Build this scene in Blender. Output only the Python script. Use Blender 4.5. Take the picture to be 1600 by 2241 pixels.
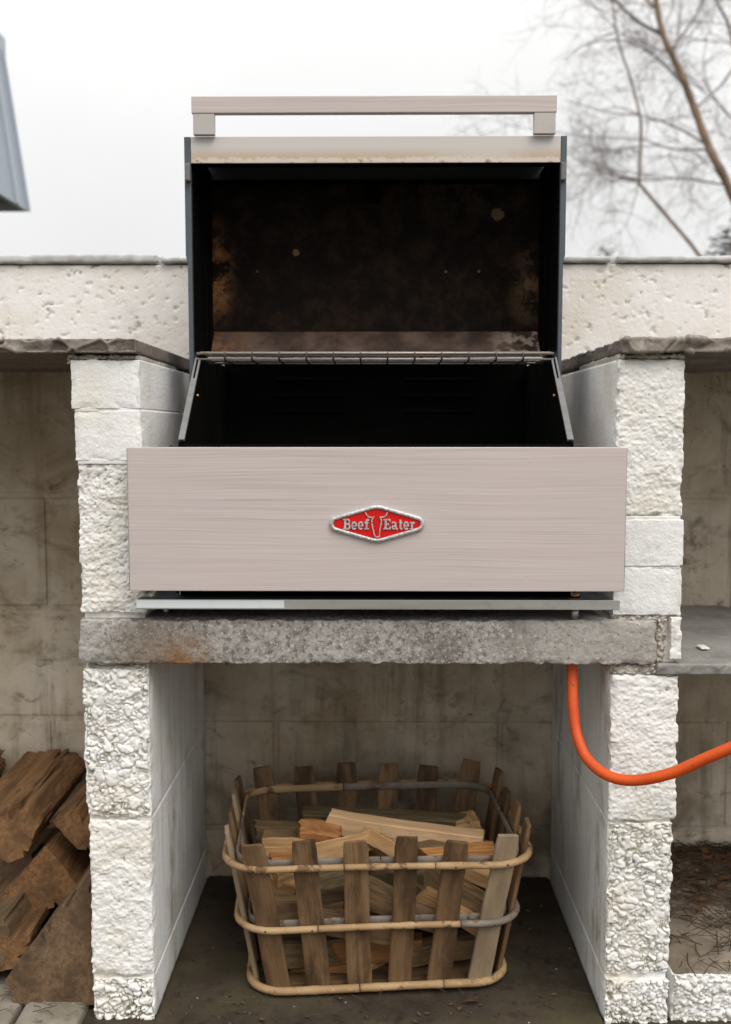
import bpy, bmesh, math, random
import numpy as np
from mathutils import Vector, Matrix

R = math.radians
random.seed(7)
for o in list(bpy.data.objects):
    bpy.data.objects.remove(o)
sc = bpy.context.scene
C = sc.collection

# ------------------------------------------------------------------ camera
FPX = 2179.0            # 35 mm lens on a 36 mm tall frame, in photo pixels
PITCH, YAW = R(4.8), R(0.578)
CAM = Vector((0.0, -1.467, 0.909))
cam_d = bpy.data.cameras.new('camera')
cam = bpy.data.objects.new('camera', cam_d)
C.objects.link(cam)
cam_d.sensor_fit = 'VERTICAL'
cam_d.sensor_height = 36.0
cam_d.sensor_width = 25.7
cam_d.lens = 35.0
cam_d.clip_start = 0.05
cam_d.clip_end = 2000
cam.location = CAM
cam.rotation_euler = (R(90) - PITCH, 0, YAW)
cam_d.dof.use_dof = True
cam_d.dof.focus_distance = 1.45
cam_d.dof.aperture_fstop = 3.8
sc.camera = cam
CROT = cam.rotation_euler.to_matrix()


def at(px, py, Y):
    """point of the place seen at photo pixel (px,py) on the vertical plane y=Y"""
    d = CROT @ Vector((px - 800.0, 1120.5 - py, -FPX))
    return CAM + d * ((Y - CAM.y) / d.y)


def atz(px, py, Z):
    d = CROT @ Vector((px - 800.0, 1120.5 - py, -FPX))
    return CAM + d * ((Z - CAM.z) / d.z)


# ------------------------------------------------------------------ sky, sun, exposure
SUN_EL, SUN_AZ = R(50), R(146)      # high, behind the camera, a little to the right
w = bpy.data.worlds.new('World')
sc.world = w
w.use_nodes = True
nt = w.node_tree
nt.nodes.clear()
N = nt.nodes.new
out = N('ShaderNodeOutputWorld')
bg = N('ShaderNodeBackground')
bg.inputs['Strength'].default_value = 0.1
sky = N('ShaderNodeTexSky')
sky.sky_type = 'NISHITA'
sky.sun_disc = False
sky.sun_elevation = SUN_EL
sky.sun_rotation = SUN_AZ
tc = N('ShaderNodeTexCoord')
sep = N('ShaderNodeSeparateXYZ')
nt.links.new(tc.outputs['Generated'], sep.inputs[0])
cl = N('ShaderNodeMath'); cl.operation = 'MAXIMUM'; cl.inputs[1].default_value = 0.0
nt.links.new(sep.outputs['Z'], cl.inputs[0])
g = N('ShaderNodeMath'); g.operation = 'MULTIPLY_ADD'       # overcast sky, brighter overhead
sq = N('ShaderNodeMath'); sq.operation = 'POWER'; sq.inputs[1].default_value = 2.2
nt.links.new(cl.outputs[0], sq.inputs[0])
g.inputs[1].default_value = 17.0; g.inputs[2].default_value = 7.2
nt.links.new(sq.outputs[0], g.inputs[0])
ns = N('ShaderNodeTexNoise'); ns.inputs['Scale'].default_value = 2.2; ns.inputs['Detail'].default_value = 5
nt.links.new(tc.outputs['Generated'], ns.inputs['Vector'])
nr = N('ShaderNodeMapRange')
nr.inputs['From Min'].default_value = 0.3; nr.inputs['From Max'].default_value = 0.7
nr.inputs['To Min'].default_value = 0.93; nr.inputs['To Max'].default_value = 1.04
nt.links.new(ns.outputs['Fac'], nr.inputs['Value'])
gm = N('ShaderNodeMath'); gm.operation = 'MULTIPLY'
nt.links.new(g.outputs[0], gm.inputs[0]); nt.links.new(nr.outputs[0], gm.inputs[1])
cv = N('ShaderNodeVectorMath'); cv.operation = 'SCALE'
cv.inputs[0].default_value = (1.0, 0.99, 0.972)
nt.links.new(gm.outputs[0], cv.inputs['Scale'])
mx = N('ShaderNodeMix'); mx.data_type = 'RGBA'; mx.inputs[0].default_value = 0.93
nt.links.new(sky.outputs[0], mx.inputs[6]); nt.links.new(cv.outputs[0], mx.inputs[7])
nt.links.new(mx.outputs[2], bg.inputs['Color'])
nt.links.new(bg.outputs[0], out.inputs[0])

sun_d = bpy.data.lights.new('sun', 'SUN')
sun_d.energy = 1.3
sun_d.angle = R(35)
sun_d.color = (1.0, 0.965, 0.93)
sun = bpy.data.objects.new('sun', sun_d)
C.objects.link(sun)
# light travels from the sun; the sky's rotation is measured from +Y
sdir = Vector((math.sin(SUN_AZ) * math.cos(SUN_EL), math.cos(SUN_AZ) * math.cos(SUN_EL), math.sin(SUN_EL)))
sun.rotation_euler = sdir.to_track_quat('Z', 'Y').to_euler()
sun.location = (0, -4, 6)

sc.view_settings.view_transform = 'Standard'
sc.view_settings.look = 'None'
sc.view_settings.exposure = 0.3
sc.view_settings.gamma = 1.0
sc.view_settings.use_curve_mapping = False

# ------------------------------------------------------------------ material helpers


class NB:
    def __init__(s, name, rough=0.8, metal=0.0, spec=0.3):
        s.m = bpy.data.materials.new(name)
        s.m.use_nodes = True
        s.t = s.m.node_tree
        s.b = s.t.nodes['Principled BSDF']
        s.b.inputs['Roughness'].default_value = rough
        s.b.inputs['Metallic'].default_value = metal
        s.b.inputs['Specular IOR Level'].default_value = spec
        s.tc = s.t.nodes.new('ShaderNodeTexCoord')
        s.co = s.tc.outputs['Object']

    def n(s, k): return s.t.nodes.new(k)

    def put(s, sock, v):
        if hasattr(v, 'is_linked') or hasattr(v, 'node'):
            s.t.links.new(v, sock)
        else:
            if isinstance(v, (tuple, list)) and len(v) == 3 and sock.type == 'RGBA':
                v = (*v, 1)
            sock.default_value = v

    def rand(s):
        """object coordinates moved by a random amount for each object"""
        oi = s.n('ShaderNodeObjectInfo')
        m = s.n('ShaderNodeMath'); m.operation = 'MULTIPLY'; m.inputs[1].default_value = 37.0
        s.t.links.new(oi.outputs['Random'], m.inputs[0])
        a = s.n('ShaderNodeVectorMath'); a.operation = 'ADD'
        s.t.links.new(s.co, a.inputs[0]); s.t.links.new(m.outputs[0], a.inputs[1])
        s.rnd = oi.outputs['Random']
        return a.outputs[0]

    def map(s, v, scale=(1, 1, 1), loc=(0, 0, 0), rot=(0, 0, 0)):
        m = s.n('ShaderNodeMapping')
        s.t.links.new(v, m.inputs[0])
        m.inputs['Scale'].default_value = scale
        m.inputs['Location'].default_value = loc
        m.inputs['Rotation'].default_value = rot
        return m.outputs[0]

    def noise(s, v, scale, detail=4, rough=0.55, dist=0.0):
        n = s.n('ShaderNodeTexNoise')
        s.t.links.new(v, n.inputs['Vector'])
        n.inputs['Scale'].default_value = scale
        n.inputs['Detail'].default_value = detail
        n.inputs['Roughness'].default_value = rough
        n.inputs['Distortion'].default_value = dist
        return n.outputs['Fac']

    def vor(s, v, scale, feature='F1', outp='Distance'):
        n = s.n('ShaderNodeTexVoronoi')
        n.feature = feature
        s.t.links.new(v, n.inputs['Vector'])
        n.inputs['Scale'].default_value = scale
        return n.outputs[outp]

    def rng(s, v, a, b, c=0.0, d=1.0):
        n = s.n('ShaderNodeMapRange')
        n.interpolation_type = 'SMOOTHSTEP'
        s.put(n.inputs['Value'], v)
        n.inputs['From Min'].default_value = a; n.inputs['From Max'].default_value = b
        n.inputs['To Min'].default_value = c; n.inputs['To Max'].default_value = d
        return n.outputs[0]

    def mix(s, f, a, b, mode='MIX'):
        n = s.n('ShaderNodeMix'); n.data_type = 'RGBA'; n.blend_type = mode
        s.put(n.inputs[0], f); s.put(n.inputs[6], a); s.put(n.inputs[7], b)
        return n.outputs[2]

    def math(s, op, a, b=0.0, c=0.0):
        n = s.n('ShaderNodeMath'); n.operation = op
        s.put(n.inputs[0], a); s.put(n.inputs[1], b); s.put(n.inputs[2], c)
        return n.outputs[0]

    def attr(s, name):
        n = s.n('ShaderNodeAttribute'); n.attribute_name = name
        return n.outputs['Fac']

    def xyz(s, v=None):
        n = s.n('ShaderNodeSeparateXYZ')
        s.t.links.new(v or s.co, n.inputs[0])
        return n.outputs

    def blob(s, c, r):
        """1 at point c, 0 at the radii r (x,y,z)"""
        m = s.map(s.co, (1 / r[0], 1 / r[1], 1 / r[2]), (-c[0] / r[0], -c[1] / r[1], -c[2] / r[2]))
        n = s.n('ShaderNodeVectorMath'); n.operation = 'LENGTH'
        s.t.links.new(m, n.inputs[0])
        return s.rng(n.outputs['Value'], 0.0, 1.0, 1.0, 0.0)

    def color(s, c): s.put(s.b.inputs['Base Color'], c)
    def rough(s, c): s.put(s.b.inputs['Roughness'], c)

    def bump(s, h, strength=0.4, dist=0.002):
        n = s.n('ShaderNodeBump')
        n.inputs['Strength'].default_value = strength
        n.inputs['Distance'].default_value = dist
        s.put(n.inputs['Height'], h)
        prev = s.b.inputs['Normal']
        if prev.is_linked:
            s.t.links.new(prev.links[0].from_socket, n.inputs['Normal'])
        s.t.links.new(n.outputs[0], prev)


M = {}


def m_paint(name, base, moss=1.0, crev=1.0, stain=0.3, streak=0.0, specks=0.5, bump=0.35):
    b = NB(name, 0.85, 0, 0.2)
    v = b.co
    warm = tuple(x * y for x, y in zip(base, (0.9, 0.86, 0.78)))
    c = b.mix(b.rng(b.noise(v, 9, 4), 0.4, 0.75), base, warm)
    # brown dirt and green growth that lodged in the pits
    cav = b.attr('cav')
    pit = b.math('MULTIPLY', b.rng(cav, 0.15, 0.5, 1.0, 0.0), b.rng(b.noise(v, 32, 4), 0.42, 0.60))
    c = b.mix(b.math('MULTIPLY', pit, 0.75 * crev), c, (0.16, 0.12, 0.075))
    z = b.xyz()
    gm = b.math('MULTIPLY', b.rng(b.noise(v, 10, 5), 0.43, 0.58), b.rng(cav, 0.25, 0.75, 1.0, 0.0))
    low = b.rng(z[2], 0.0, 0.14, 1.0, 0.45)
    c = b.mix(b.math('MULTIPLY', b.math('MULTIPLY', gm, low), moss), c, (0.15, 0.135, 0.035))
    if stain:
        st = b.rng(b.noise(b.map(v, (9, 9, 4.0)), 1.0, 8, 0.72), 0.50, 0.72)
        c = b.mix(b.math('MULTIPLY', st, stain), c, (0.20, 0.15, 0.10))
    if streak:
        sk = b.rng(b.noise(b.map(v, (55, 55, 2.2)), 1.0, 5, 0.6), 0.5, 0.72)
        c = b.mix(b.math('MULTIPLY', sk, streak), c, (0.20, 0.17, 0.14))
    if specks:
        sp = b.math('MULTIPLY', b.rng(b.noise(v, 170, 4, 0.7, 1.2), 0.62, 0.70), b.rng(b.noise(v, 14, 4), 0.46, 0.60))
        c = b.mix(b.math('MULTIPLY', sp, specks), c, (0.09, 0.075, 0.055))
    b.color(c)
    b.bump(b.noise(v, 420, 4, 0.65), bump * 1.3, 0.0014)
    b.bump(b.noise(v, 130, 3, 0.6), bump * 0.8, 0.0025)
    return b


WHITE = (0.80, 0.785, 0.755)
M['paint_rough'] = m_paint('painted_rough_block', WHITE, 0.9, 0.62, 0.10, 0, 0.25).m
M['paint_brick'] = m_paint('painted_smooth_brick', (0.82, 0.81, 0.795), 0.1, 0.6, 0.13, 0.05, 0.5, 0.45).m
M['render'] = m_paint('painted_render', (0.80, 0.775, 0.745), 0.0, 0.75, 0.16, 0, 0.45, 0.5).m


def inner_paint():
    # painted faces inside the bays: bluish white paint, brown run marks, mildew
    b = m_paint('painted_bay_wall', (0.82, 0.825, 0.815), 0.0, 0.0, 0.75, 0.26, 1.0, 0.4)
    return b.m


M['paint_bay'] = inner_paint()


def dirty_shaded_wall():
    b = NB('stained_shaded_back_wall', 0.9, 0, 0.15)
    v = b.co
    z = b.xyz()
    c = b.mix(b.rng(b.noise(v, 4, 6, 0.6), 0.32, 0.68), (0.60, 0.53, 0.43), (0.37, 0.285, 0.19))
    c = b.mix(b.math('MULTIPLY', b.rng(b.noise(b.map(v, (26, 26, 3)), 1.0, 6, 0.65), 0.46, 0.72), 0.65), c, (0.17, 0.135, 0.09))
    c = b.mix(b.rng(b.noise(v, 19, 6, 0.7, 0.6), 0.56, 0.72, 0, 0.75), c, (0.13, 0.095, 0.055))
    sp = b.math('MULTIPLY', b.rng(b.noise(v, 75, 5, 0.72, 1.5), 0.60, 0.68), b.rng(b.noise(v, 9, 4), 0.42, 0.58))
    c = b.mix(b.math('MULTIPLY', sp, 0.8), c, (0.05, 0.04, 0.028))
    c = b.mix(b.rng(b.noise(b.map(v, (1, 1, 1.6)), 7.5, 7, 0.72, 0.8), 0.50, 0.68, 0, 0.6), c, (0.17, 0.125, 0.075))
    grime_shade = b.rng(b.noise(v, 6, 4), 0.44, 0.64, 0, 0.75)
    c = b.mix(b.math('MULTIPLY', grime_shade, b.rng(z[2], 0.0, 0.45, 1.0, 0.2)), c, (0.10, 0.082, 0.045))  # low grime, with the shade at the foot of the bays painted in
    b.color(c)
    b.bump(b.noise(v, 160, 5, 0.6), 0.4, 0.002)
    b.bump(b.noise(v, 22, 4, 0.6), 0.4, 0.006)
    return b.m


M['back_wall'] = dirty_shaded_wall()


def stone(name, a, c2, grit=1.0, rough=0.85):
    b = NB(name, rough, 0, 0.25)
    v = b.co
    c = b.mix(b.rng(b.noise(v, 6, 6, 0.62), 0.3, 0.7), a, c2)
    c = b.mix(b.rng(b.noise(b.map(v, (14, 14, 90)), 1.0, 4), 0.45, 0.7, 0, 0.45), c, tuple(x * 0.62 for x in a))
    c = b.mix(b.rng(b.noise(v, 90, 3), 0.55, 0.7, 0, 0.5 * grit), c, tuple(min(1, x * 1.6) for x in c2))
    b.color(c)
    b.bump(b.noise(v, 190, 5, 0.65), 0.45 * grit, 0.002)
    return b.m


M['slab'] = stone('riven_grey_sandstone', (0.15, 0.120, 0.105), (0.245, 0.215, 0.18))
M['coping'] = stone('pale_grey_coping_stone', (0.42, 0.41, 0.40), (0.52, 0.51, 0.495), 0.4)
M['shelf'] = stone('greenish_grey_shelf_stone', (0.20, 0.19, 0.172), (0.33, 0.318, 0.295), 0.5, 0.6)
M['mortar'] = stone('old_mortar', (0.42, 0.37, 0.30), (0.60, 0.56, 0.50), 1.3)


def concrete():
    b = NB('weathered_concrete', 0.9, 0, 0.2)
    v = b.co
    c = b.mix(b.rng(b.noise(v, 8, 7, 0.7), 0.33, 0.66), (0.215, 0.19, 0.165), (0.44, 0.415, 0.38))
    c = b.mix(b.rng(b.noise(v, 120, 6, 0.78), 0.47, 0.60, 0, 0.85), c, (0.125, 0.112, 0.10))
    c = b.mix(b.rng(b.noise(v, 150, 3, 0.7), 0.54, 0.68, 0, 0.8), c, (0.55, 0.53, 0.50))
    x = b.xyz()[0]
    c = b.mix(b.math('MULTIPLY', b.blob((-0.29, 0, 0.555), (0.075, 9, 0.075)), b.rng(b.noise(v, 28, 5), 0.25, 0.55, 0.2, 0.95)), c, (0.22, 0.105, 0.035))
    c = b.mix(b.math('MULTIPLY', b.blob((-0.35, 0, 0.575), (0.07, 9, 0.08)), 0.75), c, (0.20, 0.155, 0.115))
    c = b.mix(b.rng(b.math('ADD', x, b.math('MULTIPLY', b.noise(v, 30, 4), 0.06)), -0.395, -0.37, 0.6, 0.0), c, (0.42, 0.40, 0.37))
    c = b.mix(b.rng(x, 0.12, 0.34, 0.0, 0.6), c, b.mix(b.noise(v, 34, 5), (0.34, 0.315, 0.28), (0.56, 0.53, 0.49)))
    sp = b.rng(b.vor(v, 75), 0.05, 0.13, 1.0, 0.0)
    c = b.mix(b.math('MULTIPLY', sp, 0.7), c, (0.05, 0.04, 0.03))
    b.color(c)
    b.bump(b.noise(v, 230, 5, 0.7), 0.6, 0.003)
    b.bump(sp, -0.5, 0.002)
    return b.m


M['concrete'] = concrete()


def floor_mat(name, a, c2, moss=0.4):
    b = NB(name, 0.85, 0, 0.3)
    v = b.co
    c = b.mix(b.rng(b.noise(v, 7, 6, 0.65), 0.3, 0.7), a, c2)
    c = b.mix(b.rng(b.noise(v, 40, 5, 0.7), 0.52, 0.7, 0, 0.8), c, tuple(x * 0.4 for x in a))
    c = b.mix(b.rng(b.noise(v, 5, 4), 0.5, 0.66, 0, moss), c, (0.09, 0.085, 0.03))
    sp = b.rng(b.vor(v, 30), 0.03, 0.06, 1.0, 0.0)
    c = b.mix(sp, c, (0.4, 0.36, 0.3))
    b.color(c)
    b.bump(b.noise(v, 140, 5, 0.65), 0.5, 0.003)
    return b.m


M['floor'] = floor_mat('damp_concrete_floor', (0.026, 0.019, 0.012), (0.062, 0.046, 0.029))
M['paver'] = floor_mat('grey_paving_stone', (0.19, 0.165, 0.13), (0.27, 0.24, 0.195), 0.3)
M['soil'] = floor_mat('dark_garden_ground', (0.05, 0.045, 0.03), (0.08, 0.08, 0.04), 0.6)
M['plinth_top'] = floor_mat('flaked_white_ledge', (0.33, 0.28, 0.22), (0.15, 0.115, 0.08), 0.35)


def laminate():
    b = NB('pale_woodgrain_laminate', 0.42, 0, 0.4)
    v = b.co
    warp = b.noise(b.map(v, (2.6, 1, 11)), 1.0, 2)
    x, y, z = b.xyz()[0:3]
    ph = b.math('ADD', b.math('MULTIPLY', z, 520.0), b.math('MULTIPLY', warp, 9.0))
    n = b.n('ShaderNodeCombineXYZ')
    b.put(n.inputs[0], b.math('MULTIPLY', x, 3.0))
    b.put(n.inputs[1], b.math('MULTIPLY', y, 3.0))
    b.put(n.inputs[2], ph)
    n2 = b.n('ShaderNodeCombineXYZ')
    b.put(n2.inputs[0], b.math('MULTIPLY', x, 0.8))
    b.put(n2.inputs[1], b.math('MULTIPLY', y, 3.0))
    b.put(n2.inputs[2], b.math('MULTIPLY', ph, 0.12))
    fine = b.noise(n.outputs[0], 1.0, 3, 0.6)
    band = b.noise(n2.outputs[0], 1.0, 3, 0.5)
    c = b.mix(b.rng(fine, 0.30, 0.70), (0.56, 0.496, 0.472), (0.46, 0.394, 0.374))
    c = b.mix(b.math('MULTIPLY', b.rng(fine, 0.56, 0.70), b.rng(band, 0.4, 0.6, 0.10, 0.55)), c, (0.33, 0.25, 0.24))
    c = b.mix(b.rng(band, 0.45, 0.75, 0, 0.35), c, (0.47, 0.385, 0.385))
    c = b.mix(b.rng(b.noise(v, 3.0, 2), 0.4, 0.7, 0, 0.35), c, (0.57, 0.485, 0.45))
    sp = b.math('MULTIPLY', b.rng(b.vor(b.map(v, (1, 0.01, 1)), 40), 0.02, 0.035, 1, 0), 0.5)
    c = b.mix(sp, c, (0.16, 0.11, 0.07))
    b.color(c)
    b.bump(fine, 0.12, 0.0006)
    return b.m


M['laminate'] = laminate()


def metal(name, col, rough=0.4, met=1.0, dirt=0.3, spec=0.5):
    b = NB(name, rough, met, spec)
    v = b.co
    c = b.mix(b.rng(b.noise(v, 35, 5, 0.65), 0.5, 0.75, 0, dirt), col, tuple(x * 0.45 for x in col))
    b.color(c)
    b.rough(b.rng(b.noise(b.map(v, (4, 60, 60)), 1, 4), 0.3, 0.7, rough * 0.8, rough * 1.3))
    return b.m


M['steel'] = metal('dull_stainless_steel', (0.52, 0.51, 0.49), 0.45)
M['film'] = metal('pale_protective_film', (0.66, 0.70, 0.70), 0.4, 0.0, 0.15)
M['slate_metal'] = metal('blue_grey_coated_steel', (0.075, 0.09, 0.105), 0.5, 0.2, 0.3)
M['grey_edge'] = metal('grey_coated_edge', (0.15, 0.15, 0.15), 0.6, 0.1, 0.35)
M['post'] = metal('beige_grey_handle_post', (0.44, 0.41, 0.38), 0.5, 0.2, 0.2)
M['zinc'] = metal('grey_zinc_cladding', (0.36, 0.40, 0.46), 0.55, 0.2, 0.15)
M['zinc_trim'] = metal('pale_zinc_trim', (0.44, 0.48, 0.54), 0.5, 0.2, 0.1)
M['soffit'] = metal('dark_soffit', (0.12, 0.12, 0.13), 0.7, 0, 0.2)
M['black'] = metal('sooty_black_steel', (0.004, 0.0036, 0.0032), 0.85, 0.0, 0.3, 0.04)
M['rack'] = metal('greasy_rusty_rack_wire', (0.33, 0.28, 0.25), 0.45, 0.6, 0.8)
M['rack_dark'] = metal('sooty_rack_wire', (0.05, 0.04, 0.034), 0.55, 0.3, 0.5)
M['copper'] = metal('brass_nut', (0.45, 0.24, 0.12), 0.35, 1.0)


def lip():
    # lid lip: beige coat, heat-browned and flaking with rust at its lower edge
    b = NB('beige_heat_browned_lip', 0.5, 0, 0.35)
    v = b.co
    z = b.xyz()[2]
    z0, z1 = LZ0, LZ1
    u = b.rng(z, z0, z1)
    c = b.mix(b.rng(u, 0.05, 0.75, 0.8, 0.0), (0.56, 0.53, 0.50), (0.47, 0.345, 0.22))
    c = b.mix(b.rng(b.noise(b.map(v, (9, 9, 5)), 1, 3), 0.5, 0.7, 0, 0.6), c, (0.57, 0.53, 0.48))
    edge = b.math('ADD', u, b.math('MULTIPLY', b.math('SUBTRACT', b.noise(v, 70, 5, 0.7), 0.5), 0.55))
    c = b.mix(b.rng(edge, 0.06, 0.13, 0.7, 0), c, (0.62, 0.57, 0.50))
    c = b.mix(b.math('MULTIPLY', b.rng(edge, 0.0, 0.08, 0.8, 0), b.rng(b.noise(v, 60, 4), 0.52, 0.64)), c, (0.27, 0.13, 0.045))
    b.color(c)
    return b.m


LZ1 = at(822, 298, 0.18).z
LZ0 = at(822, 356, 0.18).z
M['lip'] = lip()


def soot_rust():
    b = NB('sooty_rusty_lid_inside', 0.8, 0.0, 0.10)
    v = b.co
    c = b.mix(b.rng(b.noise(v, 24, 7, 0.75), 0.42, 0.64), (0.0055, 0.0036, 0.0027), (0.019, 0.0105, 0.0062))
    c = b.mix(b.rng(b.noise(v, 90, 4, 0.7), 0.55, 0.7, 0, 0.6), c, (0.006, 0.005, 0.004))
    x, y, z = b.xyz()[0:3]
    nz = b.rng(b.noise(v, 30, 6, 0.75), 0.40, 0.62)
    l = b.blob((-0.285, 0.34, 1.185), (0.045, 9, 0.12))
    r = b.blob((0.275, 0.34, 1.16), (0.05, 9, 0.10))
    c = b.mix(b.math('MULTIPLY', l, nz), c, (0.30, 0.14, 0.055))
    c = b.mix(b.math('MULTIPLY', r, b.math('MULTIPLY', nz, 0.5)), c, (0.26, 0.15, 0.08))
    tp = b.blob((0.17, 0.34, 1.36), (0.2, 9, 0.10))
    c = b.mix(b.math('MULTIPLY', tp, b.math('MULTIPLY', nz, 0.5)), c, (0.10, 0.078, 0.05))
    for (px, py, rr) in ((1088, 470, 0.017), (648, 552, 0.009), (1048, 594, 0.004), (563, 594, 0.003), (976, 594, 0.004)):
        p = at(px, py, 0.34)
        k = b.math('ADD', b.blob(p, (rr * 1.5, 9, rr * 1.5)), b.math('MULTIPLY', b.math('SUBTRACT', b.noise(v, 110, 3), 0.5), 0.9))
        c = b.mix(b.rng(k, 0.5, 0.72, 0, 0.75), c, (0.16, 0.11, 0.062))
    b.color(c)
    b.bump(b.noise(v, 200, 4, 0.7), 0.35, 0.001)
    return b.m


M['lid_inside'] = soot_rust()


def heel():
    b = NB('greasy_brown_lid_heel', 0.45, 0.2, 0.4)
    v = b.co
    c = b.mix(b.rng(b.noise(v, 16, 6, 0.7), 0.35, 0.68), (0.035, 0.021, 0.015), (0.115, 0.075, 0.056))
    c = b.mix(b.math('MULTIPLY', b.blob((0.27, 0.3, 1.0), (0.09, 9, 0.2)), b.rng(b.noise(v, 60, 5), 0.45, 0.6)), c, (0.5, 0.40, 0.32))
    c = b.mix(b.math('MULTIPLY', b.blob((-0.30, 0.3, 1.0), (0.12, 9, 0.2)), b.rng(b.noise(v, 40, 5), 0.4, 0.6)), c, (0.22, 0.10, 0.04))
    b.color(c)
    return b.m


M['heel'] = heel()


def enamel():
    b = NB('red_enamel', 0.5, 0, 0.2)
    b.color(b.mix(b.rng(b.noise(b.co, 60, 4), 0.4, 0.7, 0, 0.3), (0.62, 0.010, 0.008), (0.45, 0.006, 0.006)))
    return b.m


M['enamel'] = enamel()


def pitted():
    b = NB('pitted_cast_metal', 0.5, 0.55, 0.5)
    v = b.co
    c = b.mix(b.rng(b.noise(v, 420, 4, 0.7), 0.38, 0.62), (0.66, 0.66, 0.65), (0.34, 0.335, 0.33))
    b.color(c)
    return b.m


M['badge'] = pitted()


def rubber():
    b = NB('orange_gas_hose_rubber', 0.5, 0, 0.35)
    v = b.co
    c = b.mix(b.rng(b.noise(v, 18, 4), 0.35, 0.7), (0.64, 0.088, 0.010), (0.52, 0.062, 0.008))
    c = b.mix(b.rng(b.noise(v, 70, 5, 0.7), 0.60, 0.68, 0, 0.55), c, (0.10, 0.05, 0.03))
    b.color(c)
    b.bump(b.noise(v, 240, 3), 0.1, 0.001)
    return b.m


M['hose'] = rubber()


def wood(name, a, c2, stain=(0.03, 0.022, 0.015), st=0.5, grain=1.0, knots=0.0, rough=0.75):
    """grain runs along the object's own X axis; every piece differs"""
    b = NB(name, rough, 0, 0.2)
    v = b.rand()
    warp = b.noise(b.map(v, (5, 16, 16)), 1.0, 3)
    a2 = b.n('ShaderNodeVectorMath'); a2.operation = 'ADD'
    b.t.links.new(b.map(v, (3.5, 130, 130)), a2.inputs[0])
    sc_ = b.math('MULTIPLY', warp, 5.0)
    b.t.links.new(sc_, a2.inputs[1])
    f = b.noise(a2.outputs[0], 1.0, 5, 0.65)
    yz = b.xyz(b.co)
    dy = b.math('ADD', yz[1], b.math('MULTIPLY', b.rnd, 0.05)); dz = b.math('ADD', yz[2], 0.03)
    rad = b.math('SQRT', b.math('ADD', b.math('MULTIPLY', dy, dy), b.math('MULTIPLY', dz, dz)))
    ring = b.math('SINE', b.math('ADD', b.math('MULTIPLY', rad, 2100.0), b.math('MULTIPLY', b.noise(b.map(v, (6, 30, 30)), 1.0, 3), 14.0)))
    f = b.math('ADD', b.math('MULTIPLY', f, 0.8), b.math('MULTIPLY_ADD', ring, 0.06, 0.10))
    c = b.mix(b.rng(f, 0.38, 0.62), a, tuple(x * 0.8 for x in c2))
    c = b.mix(b.rng(b.noise(b.map(v, (6, 22, 22)), 1.0, 5, 0.6), 0.41, 0.66, 0, st), c, stain)
    c = b.mix(b.rng(b.rnd, 0, 1, 0, 0.35), c, tuple(x * 0.62 for x in a))
    if knots:
        k = b.rng(b.vor(b.map(v, (9, 26, 26)), 1.0), 0.05, 0.16, 1, 0)
        c = b.mix(b.math('MULTIPLY', k, knots), c, (0.10, 0.045, 0.015))
    b.color(c)
    b.bump(f, 0.35 * grain, 0.0015)
    b.bump(b.noise(v, 90, 4), 0.25 * grain, 0.002)
    return b.m


M['slat'] = wood('weathered_slat_wood', (0.165, 0.092, 0.043), (0.27, 0.165, 0.085), (0.03, 0.018, 0.01), 0.95)
M['slat_pale'] = wood('greyed_slat_wood', (0.29, 0.21, 0.13), (0.38, 0.29, 0.19), (0.11, 0.075, 0.045), 0.5)
M['pale_wood'] = wood('fresh_split_pine', (0.78, 0.54, 0.32), (0.66, 0.42, 0.22), (0.50, 0.26, 0.10), 0.25, 0.8, 0.15)
M['tan_wood'] = wood('tan_split_wood', (0.58, 0.36, 0.17), (0.45, 0.25, 0.105), (0.14, 0.07, 0.03), 0.5, 1.0, 0.25)
M['old_wood'] = wood('aged_split_wood', (0.27, 0.175, 0.09), (0.185, 0.112, 0.055), (0.055, 0.037, 0.02), 0.6, 1.2, 0.2)
M['red_wood'] = wood('reddish_split_wood', (0.50, 0.245, 0.09), (0.38, 0.165, 0.055), (0.12, 0.05, 0.02), 0.5, 1.1)
M['bark_stick'] = wood('greenish_bark_stick', (0.15, 0.108, 0.058), (0.09, 0.066, 0.035), (0.05, 0.04, 0.02), 0.6, 1.4)
M['log'] = wood('brown_split_log', (0.28, 0.15, 0.068), (0.19, 0.095, 0.04), (0.045, 0.026, 0.014), 0.7, 1.6, 0.1)
M['log_grey'] = wood('greyed_split_log', (0.20, 0.128, 0.072), (0.135, 0.084, 0.046), (0.04, 0.026, 0.015), 0.7, 1.8, 0.05)


def cane(name, a, c2):
    b = NB(name, 0.6, 0, 0.25)
    v = b.co
    c = b.mix(b.rng(b.noise(v, 12, 4, 0.6), 0.38, 0.64), a, c2)
    c = b.mix(b.rng(b.noise(v, 30, 5, 0.65), 0.54, 0.64, 0, 0.85), c, (0.10, 0.05, 0.022))
    c = b.mix(b.rng(b.noise(v, 75, 4, 0.7), 0.60, 0.68, 0, 0.4), c, tuple(min(1, x * 1.5) for x in c2))
    b.color(c)
    b.bump(b.noise(v, 150, 3), 0.2, 0.001)
    return b.m


M['cane'] = cane('tan_cane', (0.30, 0.185, 0.09), (0.39, 0.26, 0.135))
M['cane_grey'] = cane('greyed_cane', (0.15, 0.125, 0.10), (0.21, 0.175, 0.14))


def simple(name, a, c2, scale=20, rough=0.8):
    b = NB(name, rough, 0, 0.2)
    b.color(b.mix(b.rng(b.noise(b.co, scale, 4), 0.35, 0.65), a, c2))
    return b.m


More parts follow.
